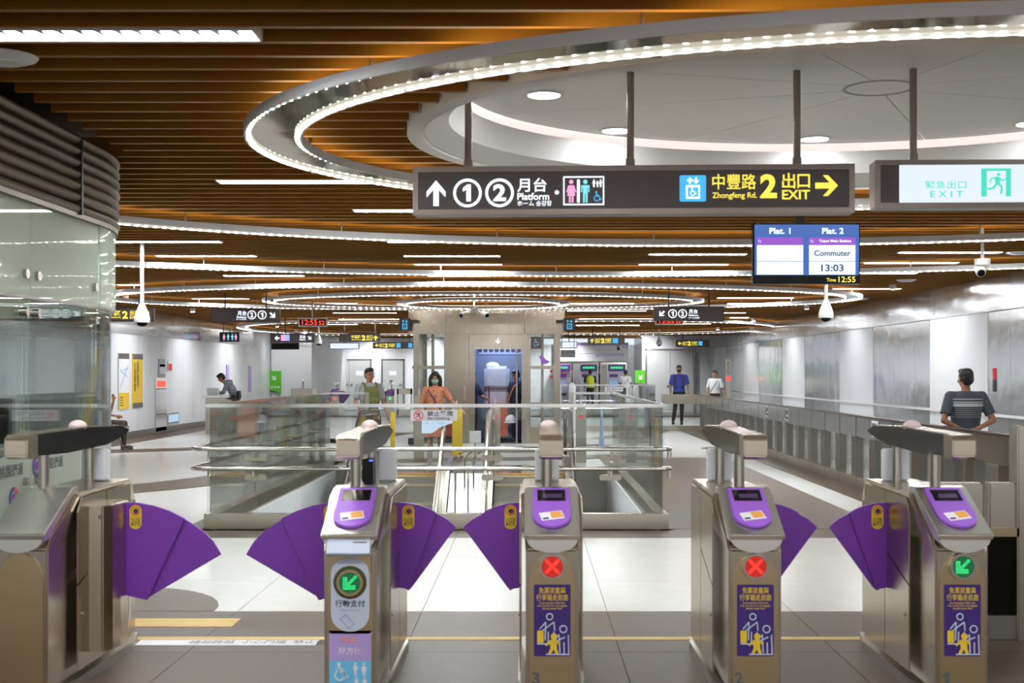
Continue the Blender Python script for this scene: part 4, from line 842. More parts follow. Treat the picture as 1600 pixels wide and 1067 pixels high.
# escalators run down towards the camera
def escalator(label, xa, xb):
    t = thing('escalator', label, 'escalator', ((xa + xb) / 2, 20.3, 0), 'twin escalators')
    yt = 19.6
    box('landing_plate', STEEL_P, t, xa + .12, xb - .12, yt, 21.4, -.05, .004)
    box('comb_line', mat('safety_orange', (.90, .42, .05), .5), t, xa + .14, xb - .14, yt - .06, yt, -.04, .01)
    for k in range(16):
        y1 = yt - .06 - .4 * max(0, k); z = -.0 if k == 0 else -.23 * k + .12; z = min(z, -.01)
        s = box('step', STEEL_D, t, xa + .16, xb - .16, y1 - .4, y1, z - .23, z); box('step_edge', YELLOW, s, xa + .16, xb - .16, y1 - .40, y1 - .36, z, z + .004)
    slope = math.tan(radians(30))
    def line(h): return [(21.0, h), (yt - .7, h)] + [(yt - .7 - d, h - d * slope) for d in (1.5, 3.5, 5.6)]
    for s, x in ((-1, xa), (1, xb)):
        x0, x1 = (x, x + .14) if s < 0 else (x - .14, x)
        xm = (x0 + x1) / 2
        B().px_([(21.3, 0), (21.3, .16)] + line(.16)[1:] + [(p[0], p[1] - .7) for p in line(.16)[1:]][::-1] + [(21.3, -.4)], x0, x1).build('skirt_deck', STEEL, t)
        top = line(.93); bot = line(.16)
        B().px_([(21.15, .30), (21.32, .55), (21.28, .78), (21.12, .91)] + top + bot[::-1], xm - .006, xm + .006).build('balustrade_pane', GLASS, t)
        arc = [(21.0 + .35 * sin(a), .93 - .36 + .36 * cos(a)) for a in [pi * .92 * k / 10 for k in range(10, -1, -1)]]
        B().tube([(xm, p[0], p[1]) for p in arc + line(.95)[1:]], .036, 10).build('handrail', RUBBER if s < 0 and xa < -2 or s > 0 and xb > 0 else STEEL, t, smooth='auto')
        B().tube([(xm, p[0], p[1] - .045) for p in arc[3:] + line(.95)[1:]], .018, 8).build('handrail_guide', STEEL_P, t, smooth='auto')
    return t
escalator('left escalator descending inside the glass barrier, woman stepping on', -2.58, -1.18)
escalator('right escalator descending inside the glass barrier, before the lift', -.68, .66)
t = thing('divider_deck', 'sloped steel deck with tall rods between the two escalators', 'deck', (-.93, 20, 0))
B().px_([(20.6, .06), (18.9, .06), (13.4, -3.1), (13.4, -3.4), (20.6, -.4)], -1.17, -.69).build('deck_plate', STEEL_D, t)
for x, y in ((-1.08, 18.6), (-.95, 18.6), (-.82, 18.6), (-1.03, 17.6), (-.85, 17.6)):
    B().tube([(x, y, .06 - max(0, 18.9 - y) * .577 - .3), (x, y, .28), (x + .05, y + .12, .36), (x + .09, y + .35, .37)], .012, 8).build('guard_rod', STEEL_P, t, smooth='auto')
for (px, Y, lab) in ((714.5, 19.4, 'bright yellow caution panel standing between the escalators'), (596, 21.1, 'yellow caution strip on the left escalator newel'), (1025, 19.6, 'yellow caution strip on the right side of the glass barrier')):
    wpx = 8 if px == 714.5 else 3; p0, p1 = at(px - wpx, 640 if px < 1000 else 652, Y), at(px + wpx, 712 if px < 1000 else 725, Y)
    if px == 596: p0 = (-2.3, Y, .9); p1 = (-2.22, Y, .2)
    t = thing('caution_panel', lab, 'caution panel', ((p0[0] + p1[0]) / 2, Y, max(0, p1[2])))
    b = B().box(p0[0], p1[0], Y, Y + .02, max(.0, p1[2]), p0[2]); b.build('panel', YELLOW, t, bevel=.004); box('panel_foot', STEEL_D, t, p0[0] - .02, p1[0] + .02, Y - .05, Y + .07, .0 if px != 714.5 else .06, .02 if px != 714.5 else .075)
def bollard(label, X, Y, h, top=True):
    t = thing('sensor_post', label, 'post', (X, Y, 0), 'steel escalator sensor posts')
    B().py([(X - .09, 0), (X + .09, 0), (X + .09, h - .08)] + [(X + .09 * cos(a), h - .08 + .08 * sin(a)) for a in [pi * k / 8 for k in range(1, 8)]] + [(X - .09, h - .08)], Y, Y + .05).build('post_plate', STEEL, t, bevel=.004)
    B().tube([(X, Y + .025, h), (X, Y + .025, h + .11)], .012, 8).build('lamp_stem', WHITE, t, smooth='auto'); icon('red_mark', [rect(-.04, .04, h - .22, h - .16)], REDP, t, frm((X, Y, 0), (1, 0, 0), (0, 0, 1), (0, -1, 0)), 0, .002)
bollard('steel sensor post with stem lamp between the escalators, left one', -1.28 + .02, 22.0, .96); bollard('steel sensor post between the escalators, right one by the lift door', -.60, 22.0, .98); bollard('steel sensor post at the right side of the right escalator', .88, 22.0, .98); bollard('steel sensor post left of the woman in the orange dress', -1.96, 22.6, 1.15)
t = thing('notice_board', 'small white notice board standing before the lift on the right escalator', 'notice board', (at(742, 0, 21.8)[0], 21.8, 0))
p0, p1 = at(733.5, 673, 21.8), at(751.5, 692, 21.8); box('board', WHITEP, t, p0[0], p1[0], 21.8, 21.815, p1[2], p0[2]); B().box(p0[0] + .08, p0[0] + .11, 21.815, 21.83, 0, p0[2]).build('stand', STEEL, t)

# ================================================================== LIFT TOWER
LSTEEL = mat('lift_steel', (.46, .41, .345), .2, 1, noise=.08, nscale=4, bump=.12, bscale=2.5)
YE = 28.0; kx = lambda px: (px - PX) * YE / F; kz = lambda py: CAMH - (py - PY) * YE / F
ex0, ex1 = kx(646), kx(875.5); dz = kz(545.5); hz = kz(522)
lift = thing('lift_tower', 'brushed steel and glass lift tower with open door in the middle of the hall', 'lift', ((ex0 + ex1) / 2, YE, 0))
B().box(ex0 - .1, ex1 + .1, YE - .12, 30.6, hz, ZC - .02).build('header', LSTEEL, lift, bevel=.01)
for xx in (kx(697), kx(820)): box('header_seam', STEEL_D, lift, xx - .012, xx + .012, YE - .125, YE - .118, hz + .01, ZC - .03)
for (a, c) in ((646, 655), (694, 703), (818, 829), (866, 875.5)): box('frame_post', LSTEEL, lift, kx(a), kx(c), YE - .04, YE + .06, 0, hz)
for (a, c) in ((655, 694), (829, 866)):
    box('glazing', GLASS, lift, kx(a), kx(c), YE, YE + .014, .35, kz(576)); box('glazing', GLASS, lift, kx(a), kx(c), YE, YE + .014, kz(572), hz)
    box('frame_beam', LSTEEL, lift, kx(a) - .15, kx(c) + .15, YE - .05, YE + .05, kz(576.5), kz(571.5)); box('frame_beam', LSTEEL, lift, kx(a), kx(c), YE - .04, YE + .05, 0, .35); box('frame_beam', LSTEEL, lift, kx(a), kx(c), YE - .04, YE + .05, kz(633), kz(628.5))
    box('guide_rail', STEEL_D, lift, (kx(a) + kx(c)) / 2 - .03, (kx(a) + kx(c)) / 2 + .03, YE + .3, YE + .4, 0, hz)
box('jamb_panel', LSTEEL, lift, kx(703), kx(742), YE - .02, YE + .04, 0, hz); box('jamb_panel', LSTEEL, lift, kx(815), kx(818), YE - .02, YE + .04, 0, hz); box('door_header', LSTEEL, lift, kx(742), kx(815), YE - .02, YE + .04, dz, hz)
box('jamb_seam', STEEL_D, lift, kx(732), kx(733), YE - .024, YE - .019, 0, hz)
icon('down_arrow', xf(ARROW, 778, 533, 4.5), E_WHITE, lift, fpx(YE - .022), 0, .004)
fr = fpx(YE - .002); icon('wheelchair_tile', [rect(829.5, 846, 526, 545)], BROWN, lift, fr, 0, .003); icon('wheelchair', xf(yflip(WHEEL), 837.5, 535.5, 6), SKYP, lift, fr, .003, .005)
icon('purple_decal', [[(842, 556), (848, 556), (853, 562), (860, 565), (852, 569), (846, 566)]], PURPLE_L, lift, fr, 0, .003); [icon('red_dot', [circ(861.5, q, 2.4, 12)], REDP, lift, fr, 0, .003) for q in (580, 589)]
CABW = mat('cabin_wall', (.20, .24, .34), .35, .4)
box('cabin_back', CABW, lift, kx(738), kx(820), 30.2, 30.25, 0, 2.35); box('cabin_side', CABW, lift, kx(736), kx(738), YE + .1, 30.25, 0, 2.35); box('cabin_side', CABW, lift, kx(820), kx(822), YE + .1, 30.25, 0, 2.35)
box('cabin_floor', BLACKM, lift, kx(738), kx(820), YE + .05, 30.2, 0, .01); box('cabin_ceiling', WHITE, lift, kx(738), kx(820), YE + .1, 30.2, 2.30, 2.35); box('cabin_lamp', E_CAB, lift, kx(745), kx(813), YE + .3, 30.0, 2.27, 2.29)
box('cabin_frieze', mat('frieze_blue', (.35, .42, .62), .5), lift, kx(742), kx(817), 30.17, 30.2, 1.98, 2.16)
icon('frieze_pattern', [[(x + .06 * cos(a * 1.257 + x), 2.07 + .05 * sin(a * 1.257 + x)) for a in range(5)] for x in [kx(744) + .13 * i for i in range(8)]], INK, lift, frm((0, 30.165, 0), (1, 0, 0), (0, 0, 1), (0, -1, 0)), 0, .003)
box('door_edge', STEEL_D, lift, kx(806), kx(808.5), YE + .05, YE + .1, 0, dz)
box('call_panel', STEEL_P, lift, kx(725), kx(728), YE - .04, YE - .02, .95, 1.25)
box('shaft_side', GLASS, lift, ex0, ex0 + .014, YE + .06, 30.5, .1, hz); box('shaft_side', GLASS, lift, ex1 - .014, ex1, YE + .06, 30.5, .1, hz)
box('shaft_back', GLASS, lift, ex0, ex1, 30.45, 30.465, .1, hz)
for x in (ex0, ex1 - .1): box('frame_post', LSTEEL, lift, x, x + .1, 30.4, 30.5, 0, hz)
# cargo in the lift
t = thing('wrapped_bundle', 'tall white plastic-wrapped bundle standing in the lift', 'bundle', (kx(776), 29.2, .75))
xa, xb = at(757, 0, 29.2)[0], at(796, 0, 29.2)[0]
WRAP = mat('white_wrap', (.80, .82, .90), .35, bump=.5, bscale=9)
secs = []
for (z0, z1) in ((.80, 1.175), (1.185, 1.70)): box('wrap', WRAP, t, xa, xb, 28.95, 29.45, z0, z1, bevel=.06)
B().ell(((xa + xb) / 2 - .1, 29.2, 1.70), (.16, .2, .09)).build('wrap', WRAP, t, smooth=True)
B().box(xa - .002, xb + .002, 28.948, 29.452, 1.172, 1.188).build('string', mat('dark_red_string', (.25, .05, .06), .6), t)
ORANGE = mat('orange_crate', (.80, .14, .02), .5)
for k, (z0, z1, lab) in enumerate(((.12, .42, 'lower orange crate on the floor of the lift'), (.425, .80, 'upper orange crate in the lift under the white bundle'))):
    t = thing('orange_crate', lab, 'crate', (kx(781), 28.9, z0), 'orange crates in the lift'); x0, x1 = at(770.5, 0, 28.9)[0], at(794, 0, 28.9)[0]
    B().box(x0, x1, 28.7, 29.2, z0, z1 - .03).build('crate_body', ORANGE, t, bevel=.01); B().box(x0 - .012, x1 + .012, 28.688, 29.212, z1 - .04, z1).build('crate_rim', ORANGE, t, bevel=.006)
t = thing('hand_trolley', 'low dark trolley carrying the orange crates in the lift', 'trolley', (kx(781), 28.9, .01)); x0, x1 = at(768, 0, 28.9)[0], at(797, 0, 28.9)[0]
box('platform', BLACKM, t, x0, x1, 28.66, 29.5, .09, .12)
for x in (x0 + .06, x1 - .06):
    for y in (28.74, 29.4): B().tube([(x - .015, y, .05), (x + .015, y, .05)], .04, 12).build('wheel', RUBBER, t)
B().tube([(at(764, 0, 28.6)[0], 28.64, .12), (at(764, 0, 28.6)[0], 28.62, 1.25)], .015, 8).build('handle_bar', mat('dark_red_paint', (.35, .03, .04), .4), t, smooth='auto')
t = thing('helmet', 'white safety helmet hanging beside the orange crate', 'helmet', (at(798, 0, 28.3)[0], 28.3, .4)); c = at(798, 655, 28.3)
B().loft([(c[0], c[1], c[2] - .06, .13, .15), (c[0], c[1], c[2], .12, .14), (c[0], c[1], c[2] + .06, .09, .11), (c[0], c[1], c[2] + .1, .03, .04)], 16).build('shell', WHITEP, t, smooth=True); B().loft([(c[0], c[1] - .02, c[2] - .075, .15, .18), (c[0], c[1] - .02, c[2] - .06, .15, .18)], 18).build('brim', WHITEP, t); B().tube([(c[0] + .1, c[1], c[2] + .02), (c[0] + .14, c[1], c[2] + .4)], .008, 6).build('strap', INK, t)

# ================================================================== RIGHT FENCE
fx0 = 4.42
BANDM = mat('grey_mirror_steel', (.42, .40, .39), .16, 1, noise=.06, nscale=3)
POSTM = mat('bronze_steel_post', (.16, .125, .085), .3, 1)
fence = thing('steel_fence', 'long steel and glass fence running along the right side of the hall', 'fence', (4.48, 22, 0))
n = 24; yA, yB = 11.8, 34.0; st = (yB - yA) / n
bm_ = None
for i in range(n):
    a = yA + st * i
    box('band_panel', BANDM, fence, fx0, fx0 + .10, a + .006, a + st - .006, .68, .95, bevel=.01 if i < 8 else 0)
    box('post', POSTM, fence, fx0 + .02, fx0 + .08, a + .02, a + .33, .13, .68)
    box('pane', GLASS, fence, fx0 + .045, fx0 + .055, a + .33, a + st + .01, .15, .68)
    box('kick_plate', STEEL, fence, fx0 + .0, fx0 + .10, a + .006, a + st - .006, 0, .14)
    box('top_cap', mat('dark_cap', (.10, .07, .055), .25, .7), fence, fx0 - .008, fx0 + .108, a + .004, a + st - .004, .95, .972)
    box('seam_strip', STEEL_D, fence, fx0 - .004, fx0 + .1, a - .005, a + .005, 0, .955)
ff = frm((fx0 - .001, 0, 0), (0, -1, 0), (0, 0, 1), (-1, 0, 0))
for yy in (16.55, 22.2, 24.0): icon('notice', [rect(-yy - .0, -yy + .30, .72, .93)], WHITEP, fence, ff, 0, .003); icon('notice_print', [rect(-yy + .03, -yy + .10, .76, .90), rect(-yy + .13, -yy + .19, .83, .90), rect(-yy + .22, -yy + .27, .83, .90), rect(-yy + .13, -yy + .27, .75, .79)], INK, fence, ff, .003, .005)
t = thing('end_barrier', 'short steel barrier beam closing the far end of the fence before the blue-shirt man', 'barrier', (4.0, 34.05, 0))
box('beam', STEEL, t, at(1034, 0, 34)[0], fx0 + .1, 34.02, 34.14, .72, .97, bevel=.01); box('ground_beam', STEEL, t, at(1034, 0, 34)[0], fx0 + .1, 34.02, 34.14, 0, .13); box('glass_sheet', GLASS, t, at(1034, 0, 34)[0], fx0, 34.07, 34.08, .13, .72)

# second glass barrier behind, right of the lift
g2 = thing('rear_glass_barrier', 'second glass balustrade right of the lift around another opening', 'barrier', (2.0, 34, 0))
rx0, rx1 = at(877, 0, 34)[0], at(1024, 0, 34)[0]
for i in range(3): a, c = rx0 + (rx1 - rx0) * i / 3, rx0 + (rx1 - rx0) * (i + 1) / 3; box('front_pane', GLASS, g2, a + .004, c - .004, 34, 34.014, .12, 1.2)
box('base', STEEL, g2, rx0, rx1, 33.97, 34.05, 0, .13); box('top_rail', STEEL_P, g2, rx0, rx1, 33.985, 34.03, 1.2, 1.235)
for x in (rx0, rx1 - .014):
    for i in range(4): a = 34.03 + 1.4 * i; box('side_pane', GLASS, g2, x, x + .014, a, a + 1.39, .12, 1.2)
    box('top_rail', STEEL_P, g2, x - .015, x + .03, 34.03, 39.6, 1.2, 1.235)
for z in (.8, .6): B().tube([(rx0, 33.9, z), (rx1, 33.9, z)], .02, 8).build('handrail', STEEL_P, g2, smooth='auto')
t = thing('no_climbing_plate', 'small pale No Climbing plate on the rear glass balustrade, right of the lift', 'sign', at(959, 610, 33.9)); fr = fpx(33.95); icon('plate', [rect(945, 973.5, 604.5, 611.5)], WHITEP, t, fr, 0, .01); fr = fpx(33.94); text('禁止攀爬', GREYP, t, fr, 955.5, 972, 610, 606, .01); icon('ban_ring', ringq(950.5, 608, 2.8, .6, 14), REDP, t, fr)
t = thing('warning_cone', 'slim pale blue caution cone on the white floor right of the lift', 'cone', (at(940, 0, 26.5)[0], 26.5, 0)); X = at(940, 0, 26.5)[0]
B().loft([(X, 26.5, .02, .06, .06), (X, 26.5, .85, .012, .012)], 12).build('cone', mat('pale_blue_plastic', (.45, .60, .90), .4), t, smooth='auto'); B().loft([(X, 26.5, 0, .16, .16), (X, 26.5, .025, .15, .15)], 16).build('foot', INK, t)
t = thing('white_bollard', 'white rounded escalator newel right of the lift', 'bollard', (at(894, 0, 33)[0], 33, 0)); X = at(894, 0, 33)[0]
B().loft([(X, 33, 0, .09, .09), (X, 33, 1.2, .09, .09), (X, 33, 1.27, .06, .06), (X, 33, 1.3, .01, .01)], 14).build('post_body', WHITE, t, smooth='auto')
for k, px in enumerate((983, 994)):
    X = at(px, 0, 35)[0]; t = thing('white_bollard', 'white rounded post behind the rear No Climbing plate, %s one' % ('left', 'right')[k], 'bollard', (X, 35, 0)); B().loft([(X, 35, 0, .08, .12), (X, 35, 1.1, .08, .12), (X, 35, 1.18, .05, .08), (X, 35, 1.2, .01, .01)], 14).build('post_body', WHITE, t, smooth='auto')
t = thing('help_point', 'slim steel help post with red lamp near the right rear wall', 'post', (at(1138, 0, 44)[0], 44, 0)); X = at(1138, 0, 44)[0]
box('column', STEEL, t, X - .07, X + .07, 44, 44.1, 0, 2.0); box('red_lamp', E_RED, t, X - .07, X + .07, 43.98, 44, 1.27, 1.42); box('plate', STEEL_D, t, X - .05, X + .05, 43.99, 44, 1.5, 1.95)
# rear fare gates
def far_gate(label, X, Y, h=1.0, flaps=(1, 1)):
    t = thing('rear_fare_gate', label, 'fare gate', (X, Y, 0), 'rear fare gates')
    B().px_([(Y, 0), (Y, .72), (Y + .3, .95), (Y + 1.3, .95), (Y + 1.45, .8), (Y + 1.45, 0)], X - .14, X + .14).build('cabinet', STEEL, t, bevel=.01)
    B().px_([(Y - .004, .74), (Y + .26, .935), (Y + .26, .95), (Y - .012, .755)], X - .09, X + .09).build('reader_pad', PURPLE_L, t)
    B().tube([(X, Y + .5, .95), (X, Y + .5, 1.14)], .025, 8).build('canopy_post', STEEL, t); B().px_([(Y + .1, 1.12), (Y + .1, 1.2), (Y + 1.2, 1.2), (Y + 1.2, 1.16)], X - .05, X + .05).build('canopy', STEEL_P, t); B().ell((X, Y + .3, 1.23), (.06, .06, .05)).build('beacon', WHITEP, t, smooth=True)
    box('lamp_face', E_RED if flaps[1] else E_LEDG, t, X - .04, X + .04, Y - .006, Y + .01, .58, .66)
    for s, on in ((-1, flaps[0]), (1, flaps[1])):
        if on: B().py([(X + s * a, .88 + z) for (a, z) in ((.14, 0), (.24, -.01), (.34, -.05), (.46, -.14), (.22, -.46), (.14, -.44))], Y + .7, Y + .72).build('flap', PURPLE, t)
far_gate('rear fare gate left of the backpack man, purple flaps open wide', at(523, 0, 46)[0], 46, flaps=(1, 1)); far_gate('rear fare gate right of the backpack man with one purple flap', at(609.5, 0, 46)[0], 46, flaps=(1, 0)); 
t = thing('steel_gate_box', 'plain steel gate cabinet beside the rear gates at left', 'cabinet', (at(465, 0, 46)[0], 46, 0)); a, c = at(454, 607, 46), at(488, 0, 46); box('body', STEEL, t, a[0], c[0], 46, 46.9, 0, a[2], bevel=.01); B().tube([((a[0] + c[0]) / 2, 46.3, a[2]), ((a[0] + c[0]) / 2, 46.3, a[2] + .25)], .03, 8).build('stem', STEEL, t); B().ell(((a[0] + c[0]) / 2, 46.3, a[2] + .28), (.05, .05, .04)).build('beacon', WHITEP, t)
t = thing('steel_swing_gate', 'low steel framed swing gate left of the lift', 'gate', (at(632, 0, 45)[0], 45, 0)); a, c = at(620, 607, 45), at(644, 0, 45); box('post', STEEL, t, a[0], a[0] + .06, 45, 45.06, 0, a[2]); box('post', STEEL, t, c[0] - .06, c[0], 45, 45.06, 0, a[2]); box('top_bar', STEEL, t, a[0], c[0], 45, 45.06, a[2] - .2, a[2]); box('low_bar', STEEL, t, a[0], c[0], 45, 45.06, .05, .25); box('pane', GLASS, t, a[0] + .06, c[0] - .06, 45.02, 45.03, .25, a[2] - .2)
# ticket machines and route map
for i, (x0, x1, hm, lab) in enumerate(((868, 893, PURPLE, 'purple ticket machine half hidden by the lift tower'), (895, 935, NAVY, 'ticket machine with green display, used by the yellow-vest person'), (938, 979, NAVY, 'ticket machine with green display, used by the white-shirt person'))):
    Y = 54.6; a, c = at(x0, 566, Y), at(x1, 566, Y); t = thing('ticket_machine', lab, 'ticket machine', ((a[0] + c[0]) / 2, Y, 0), 'ticket machines on the rear wall'); wd = c[0] - a[0]
    box('body', STEEL, t, a[0], c[0], Y, Y + .9, 0, a[2], bevel=.01); sx = a[0] + wd * (.3 if i else .1)
    box('front_panel', mat('machine_lilac', (.55, .50, .66), .4), t, sx, c[0] - .05, Y - .02, Y, .25, a[2] - .08); box('header', hm, t, sx, c[0] - .05, Y - .05, Y - .02, a[2] - .38, a[2] - .1)
    text('自動售票機', E_LEDG, t, frm((0, Y - .05, 0), (1, 0, 0), (0, 0, 1), (0, -1, 0)), sx + .1, c[0] - .15, a[2] - .28, a[2] - .18, .01)
    box('side_panel', GREYP, t, a[0] + .04, sx - .04, Y - .02, Y, .25, a[2] - .1); box('screen', mat('machine_screen', (.2, .4, .7), .3, emit=.6, ecol=(.25, .5, .8)), t, sx + .08, c[0] - .35, Y - .03, Y - .02, .95, 1.2); box('label_plate', hm, t, sx + .05, sx + .4, Y - .03, Y - .02, 1.35, 1.48); box('coin_tray', INK, t, sx + .1, c[0] - .2, Y - .03, Y - .02, .55, .68)
t = thing('route_map', 'wide white wall board with purple metro line map above the ticket machines', 'map', (at(930, 0, 55)[0], 55.6, 2.05)); Y = 55.5; a, c = at(868, 535, Y), at(982, 564.5, Y); box('board', WHITEP, t, a[0], c[0], Y, Y + .05, c[2], a[2]); box('top_stripe', LILAC, t, a[0], c[0], Y - .005, Y, a[2] - .14, a[2])
fr = fpx(Y); icon('route_line', [rect(898, 975, 552, 553), rect(930, 975, 554.2, 555.6), rect(930.5, 932, 554, 558.5), rect(934, 935.5, 554, 558.5), rect(974, 975, 554, 559)], LILAC, t, fr); icon('station_name', [seg((901 + 4.4 * i, 550), (903.5 + 4.4 * i, 546.5), .5) for i in range(17)], GREYP, t, fr)['kind'] = 'stuff'
text('路線圖', INK, t, fr, 972, 980, 543.5, 541, .0)
# green pass signs
for (x0, x1, y0, y1, Y, ar, lab) in ((416.5, 439.5, 579.5, 617, 46.9, 3 * pi / 4, 'green wall sign with white arrow down-right on the left rear pier'), (992, 1010, 578.5, 598.5, 51.9, -3 * pi / 4, 'green wall sign with white arrow down-left beside the grey double door')):
    t = thing('green_sign', lab, 'sign', at((x0 + x1) / 2, y1, Y), 'green pass signs'); fr = fpx(Y); icon('board', [rect(x0, x1, y0, y1) if x0 > 500 else [(x0, y0), (x1, y0), (x1, y1 - 1), (x0 + (x1 - x0) * .6, y1 - 6), (x0, y1 - 8)]], GREENP, t, fr, 0, .02); fr = fpx(Y - .02); icon('arrow', xf(yflip(ARROW), (x0 + x1) / 2, y0 + 11, 4.6, ar), WHITEP, t, fr)
    if x0 < 500: text('常客優惠', WHITEP, t, fr, x0 + 2, x1 - 2, y0 + 27, y0 + 23.5); text('TPASS', INK, t, fpx(Y + .015), x0 + 1, x1 - 2, y0 + 34.5, y0 + 30, .02); icon('dashes', [rect(x0 + 1.5 + 3 * i, x0 + 3 + 3 * i, y0 + 36, y0 + 37) for i in range(7)], INK, t, fpx(Y + .015)); icon('leaf', [circ(431, y0 + 42, 2.4, 10, 1.2)], GREENP, t, fpx(Y + .015))
# left wall boards
fl_ = frm((XL, 0, 0), (0, 1, 0), (0, 0, 1), (1, 0, 0))
def wall_board(label, px0, px1, yt, yb, m, extra=None, nm='wall_poster', cat='poster'):
    Ya, Yb = -XL * F / (PX - px0), -XL * F / (PX - px1); Y = (Ya + Yb) / 2; z1, z0 = CAMH - (yt - PY) * Y / F, CAMH - (yb - PY) * Y / F
    t = thing(nm, label, cat, (XL, Y, z0), 'boards on the left wall'); icon('board', [rect(Ya, Yb, z0, z1)], m, t, fl_, .003, .025)
    f2 = frm((XL + .025, 0, 0), (0, 1, 0), (0, 0, 1), (1, 0, 0))
    if extra: extra(t, f2, Ya, Yb, z0, z1)
    return t
def ex_map(t, f, a, c, z0, z1):
    icon('map_header', [rect(a, c, z1 - .13, z1)], BROWN, t, f); icon('map_panel', [rect(a, c, z0, z0 + .38)], YELLOW, t, f)
    icon('map_line', [seg((a + .1, z0 + .5), (c - .1, z1 - .3), .015), seg((a + .1, z1 - .4), (c - .15, z0 + .75), .015), seg((a + .2, z0 + .9), (c - .05, z0 + .95), .012)], BLUEP, t, f)
    icon('map_text', [rect(a + .06, a + .3, z0 + .08 + .06 * i, z0 + .10 + .06 * i) for i in range(4)], INK, t, f, .004, .006)
def ex_yel(t, f, a, c, z0, z1):
    icon('header', [rect(a, c, z1 - .13, z1)], BROWN, t, f); icon('footer', [rect(a, c, z0, z0 + .12)], BROWN, t, f)
    text('出\n口\n資\n訊\n圖\n中\n豐\n路', INK, t, f, a + .08, a + .22, z0 + .4, z1 - .2, .01); text('桃\n園\n捷\n運\n環\n境', INK, t, f, a + .3, a + .45, z0 + .5, z1 - .18, .01)
wall_board('tall wall map with brown header and yellow lower panel on the left wall', 184, 200, 552, 639, WHITEP, ex_map); wall_board('tall yellow exit information board on the left wall', 206, 221.5, 553, 637, YELLOW, ex_yel)
wall_board('small grey framed notice on the left wall above the hydrant cabinet', 247, 257, 561, 590, GREYP, lambda t, f, a, c, z0, z1: icon('notice_print', [rect(a + .06, c - .06, z0 + .1, z0 + .35), rect(a + .06, c - .06, z1 - .2, z1 - .1)], WHITEP, t, f))
wall_board('small red and white fire notice on the left wall', 261, 268, 564, 580, WHITEP, lambda t, f, a, c, z0, z1: icon('red_block', [rect(a + .04, c - .04, z0 + .02, z0 + .2)], REDP, t, f))
wall_board('mirror-steel hydrant cabinet with red lamp set in the left wall', 242, 259, 590, 673, STEEL_P, lambda t, f, a, c, z0, z1: (icon('door_gap', [rect(a + .02, c - .02, z0 + .42, z0 + .44), rect(a + .02, c - .02, z1 - .30, z1 - .28)], INK, t, f), icon('red_lamp', [rect(a + .1, c - .1, z1 - .24, z1 - .08)], E_RED, t, f)), 'hydrant_cabinet', 'cabinet')
wall_board('small pale blue lit screen low on the left wall', 261, 278, 645, 661, STEEL, lambda t, f, a, c, z0, z1: icon('screen', [rect(a + .05, c - .05, z0 + .04, z1 - .04)], mat('blue_display', (.5, .75, .95), .4, emit=.7), t, f), 'wall_screen', 'screen')
for (p0, p1, yt, yb, lab) in ((353, 357, 570, 600, 'thin purple strip notice on the left wall beside the leaning man'), (388, 391.5, 572, 612, 'thin purple strip notice on the left wall before the pier')): wall_board(lab, p0, p1, yt, yb, LILAC)
t = thing('wall_marker', 'small red and black vertical marker on the right wall', 'marker', (XR, 20.2, 1.3)); fr_r = frm((XR - .001, 0, 0), (0, -1, 0), (0, 0, 1), (-1, 0, 0)); yy = XR * F / (1554.5 - PX); icon('marker_red', [rect(-yy - .04, -yy + .04, 1.44, 1.62)], REDP, t, fr_r, 0, .02); icon('marker_black', [rect(-yy - .04, -yy + .04, 1.25, 1.44)], INK, t, fr_r, 0, .02)
# writing counter at the left
t = thing('writing_counter', 'small steel writing counter by the left wall before the leaning man', 'counter', (-8.3, 32.6, 0)); a, c = at(322, 620, 32.4), at(355, 0, 32.4)
box('counter_body', STEEL, t, a[0], c[0], 32.3, 33.0, 0, .92, bevel=.01); box('counter_top', STEEL_P, t, a[0] - .05, c[0] + .05, 32.25, 33.05, .92, .97); box('leaflet_box', WHITEP, t, a[0], a[0] + .25, 32.5, 32.75, .97, 1.15); box('papers', WHITEP, t, a[0] + .4, c[0] - .08, 32.35, 32.6, .97, .985)
t = thing('bench', 'grey steel bench by the left wall where a person sits', 'bench', (-8.2, 25.6, 0))
box('seat_plank', STEEL_D, t, -9.3, -8.1, 25.4, 25.9, .42, .47, bevel=.01)
for x in (-9.1, -8.25): B().tube([(x, 25.65, .42), (x + .1, 25.65, .02), (x + .22, 25.65, .02)], .025, 8).build('leg', STEEL, t, smooth='auto')
t = thing('wall_bench', 'small dark seat in front of the grey double door', 'bench', (at(1090, 0, 48)[0], 48, 0)); a, c = at(1083, 0, 48), at(1096, 0, 48); box('seat', STEEL_D, t, a[0], c[0], 48, 48.4, .40, .5); box('leg', STEEL_D, t, a[0] + .05, a[0] + .12, 48.1, 48.3, 0, .4); box('leg', STEEL_D, t, c[0] - .12, c[0] - .05, 48.1, 48.3, 0, .4)
t = thing('dark_planter', 'low dark block on the floor left of the lift behind the woman', 'block', (at(650, 0, 27.2)[0], 27.2, 0)); a, c = at(639, 0, 27.2), at(662, 0, 27.2); box('block_body', BLACKM, t, a[0], c[0], 27.0, 27.4, 0.02, .16, bevel=.01); box('block_base', STEEL_D, t, a[0] + .03, c[0] - .03, 27.05, 27.35, 0, .02)

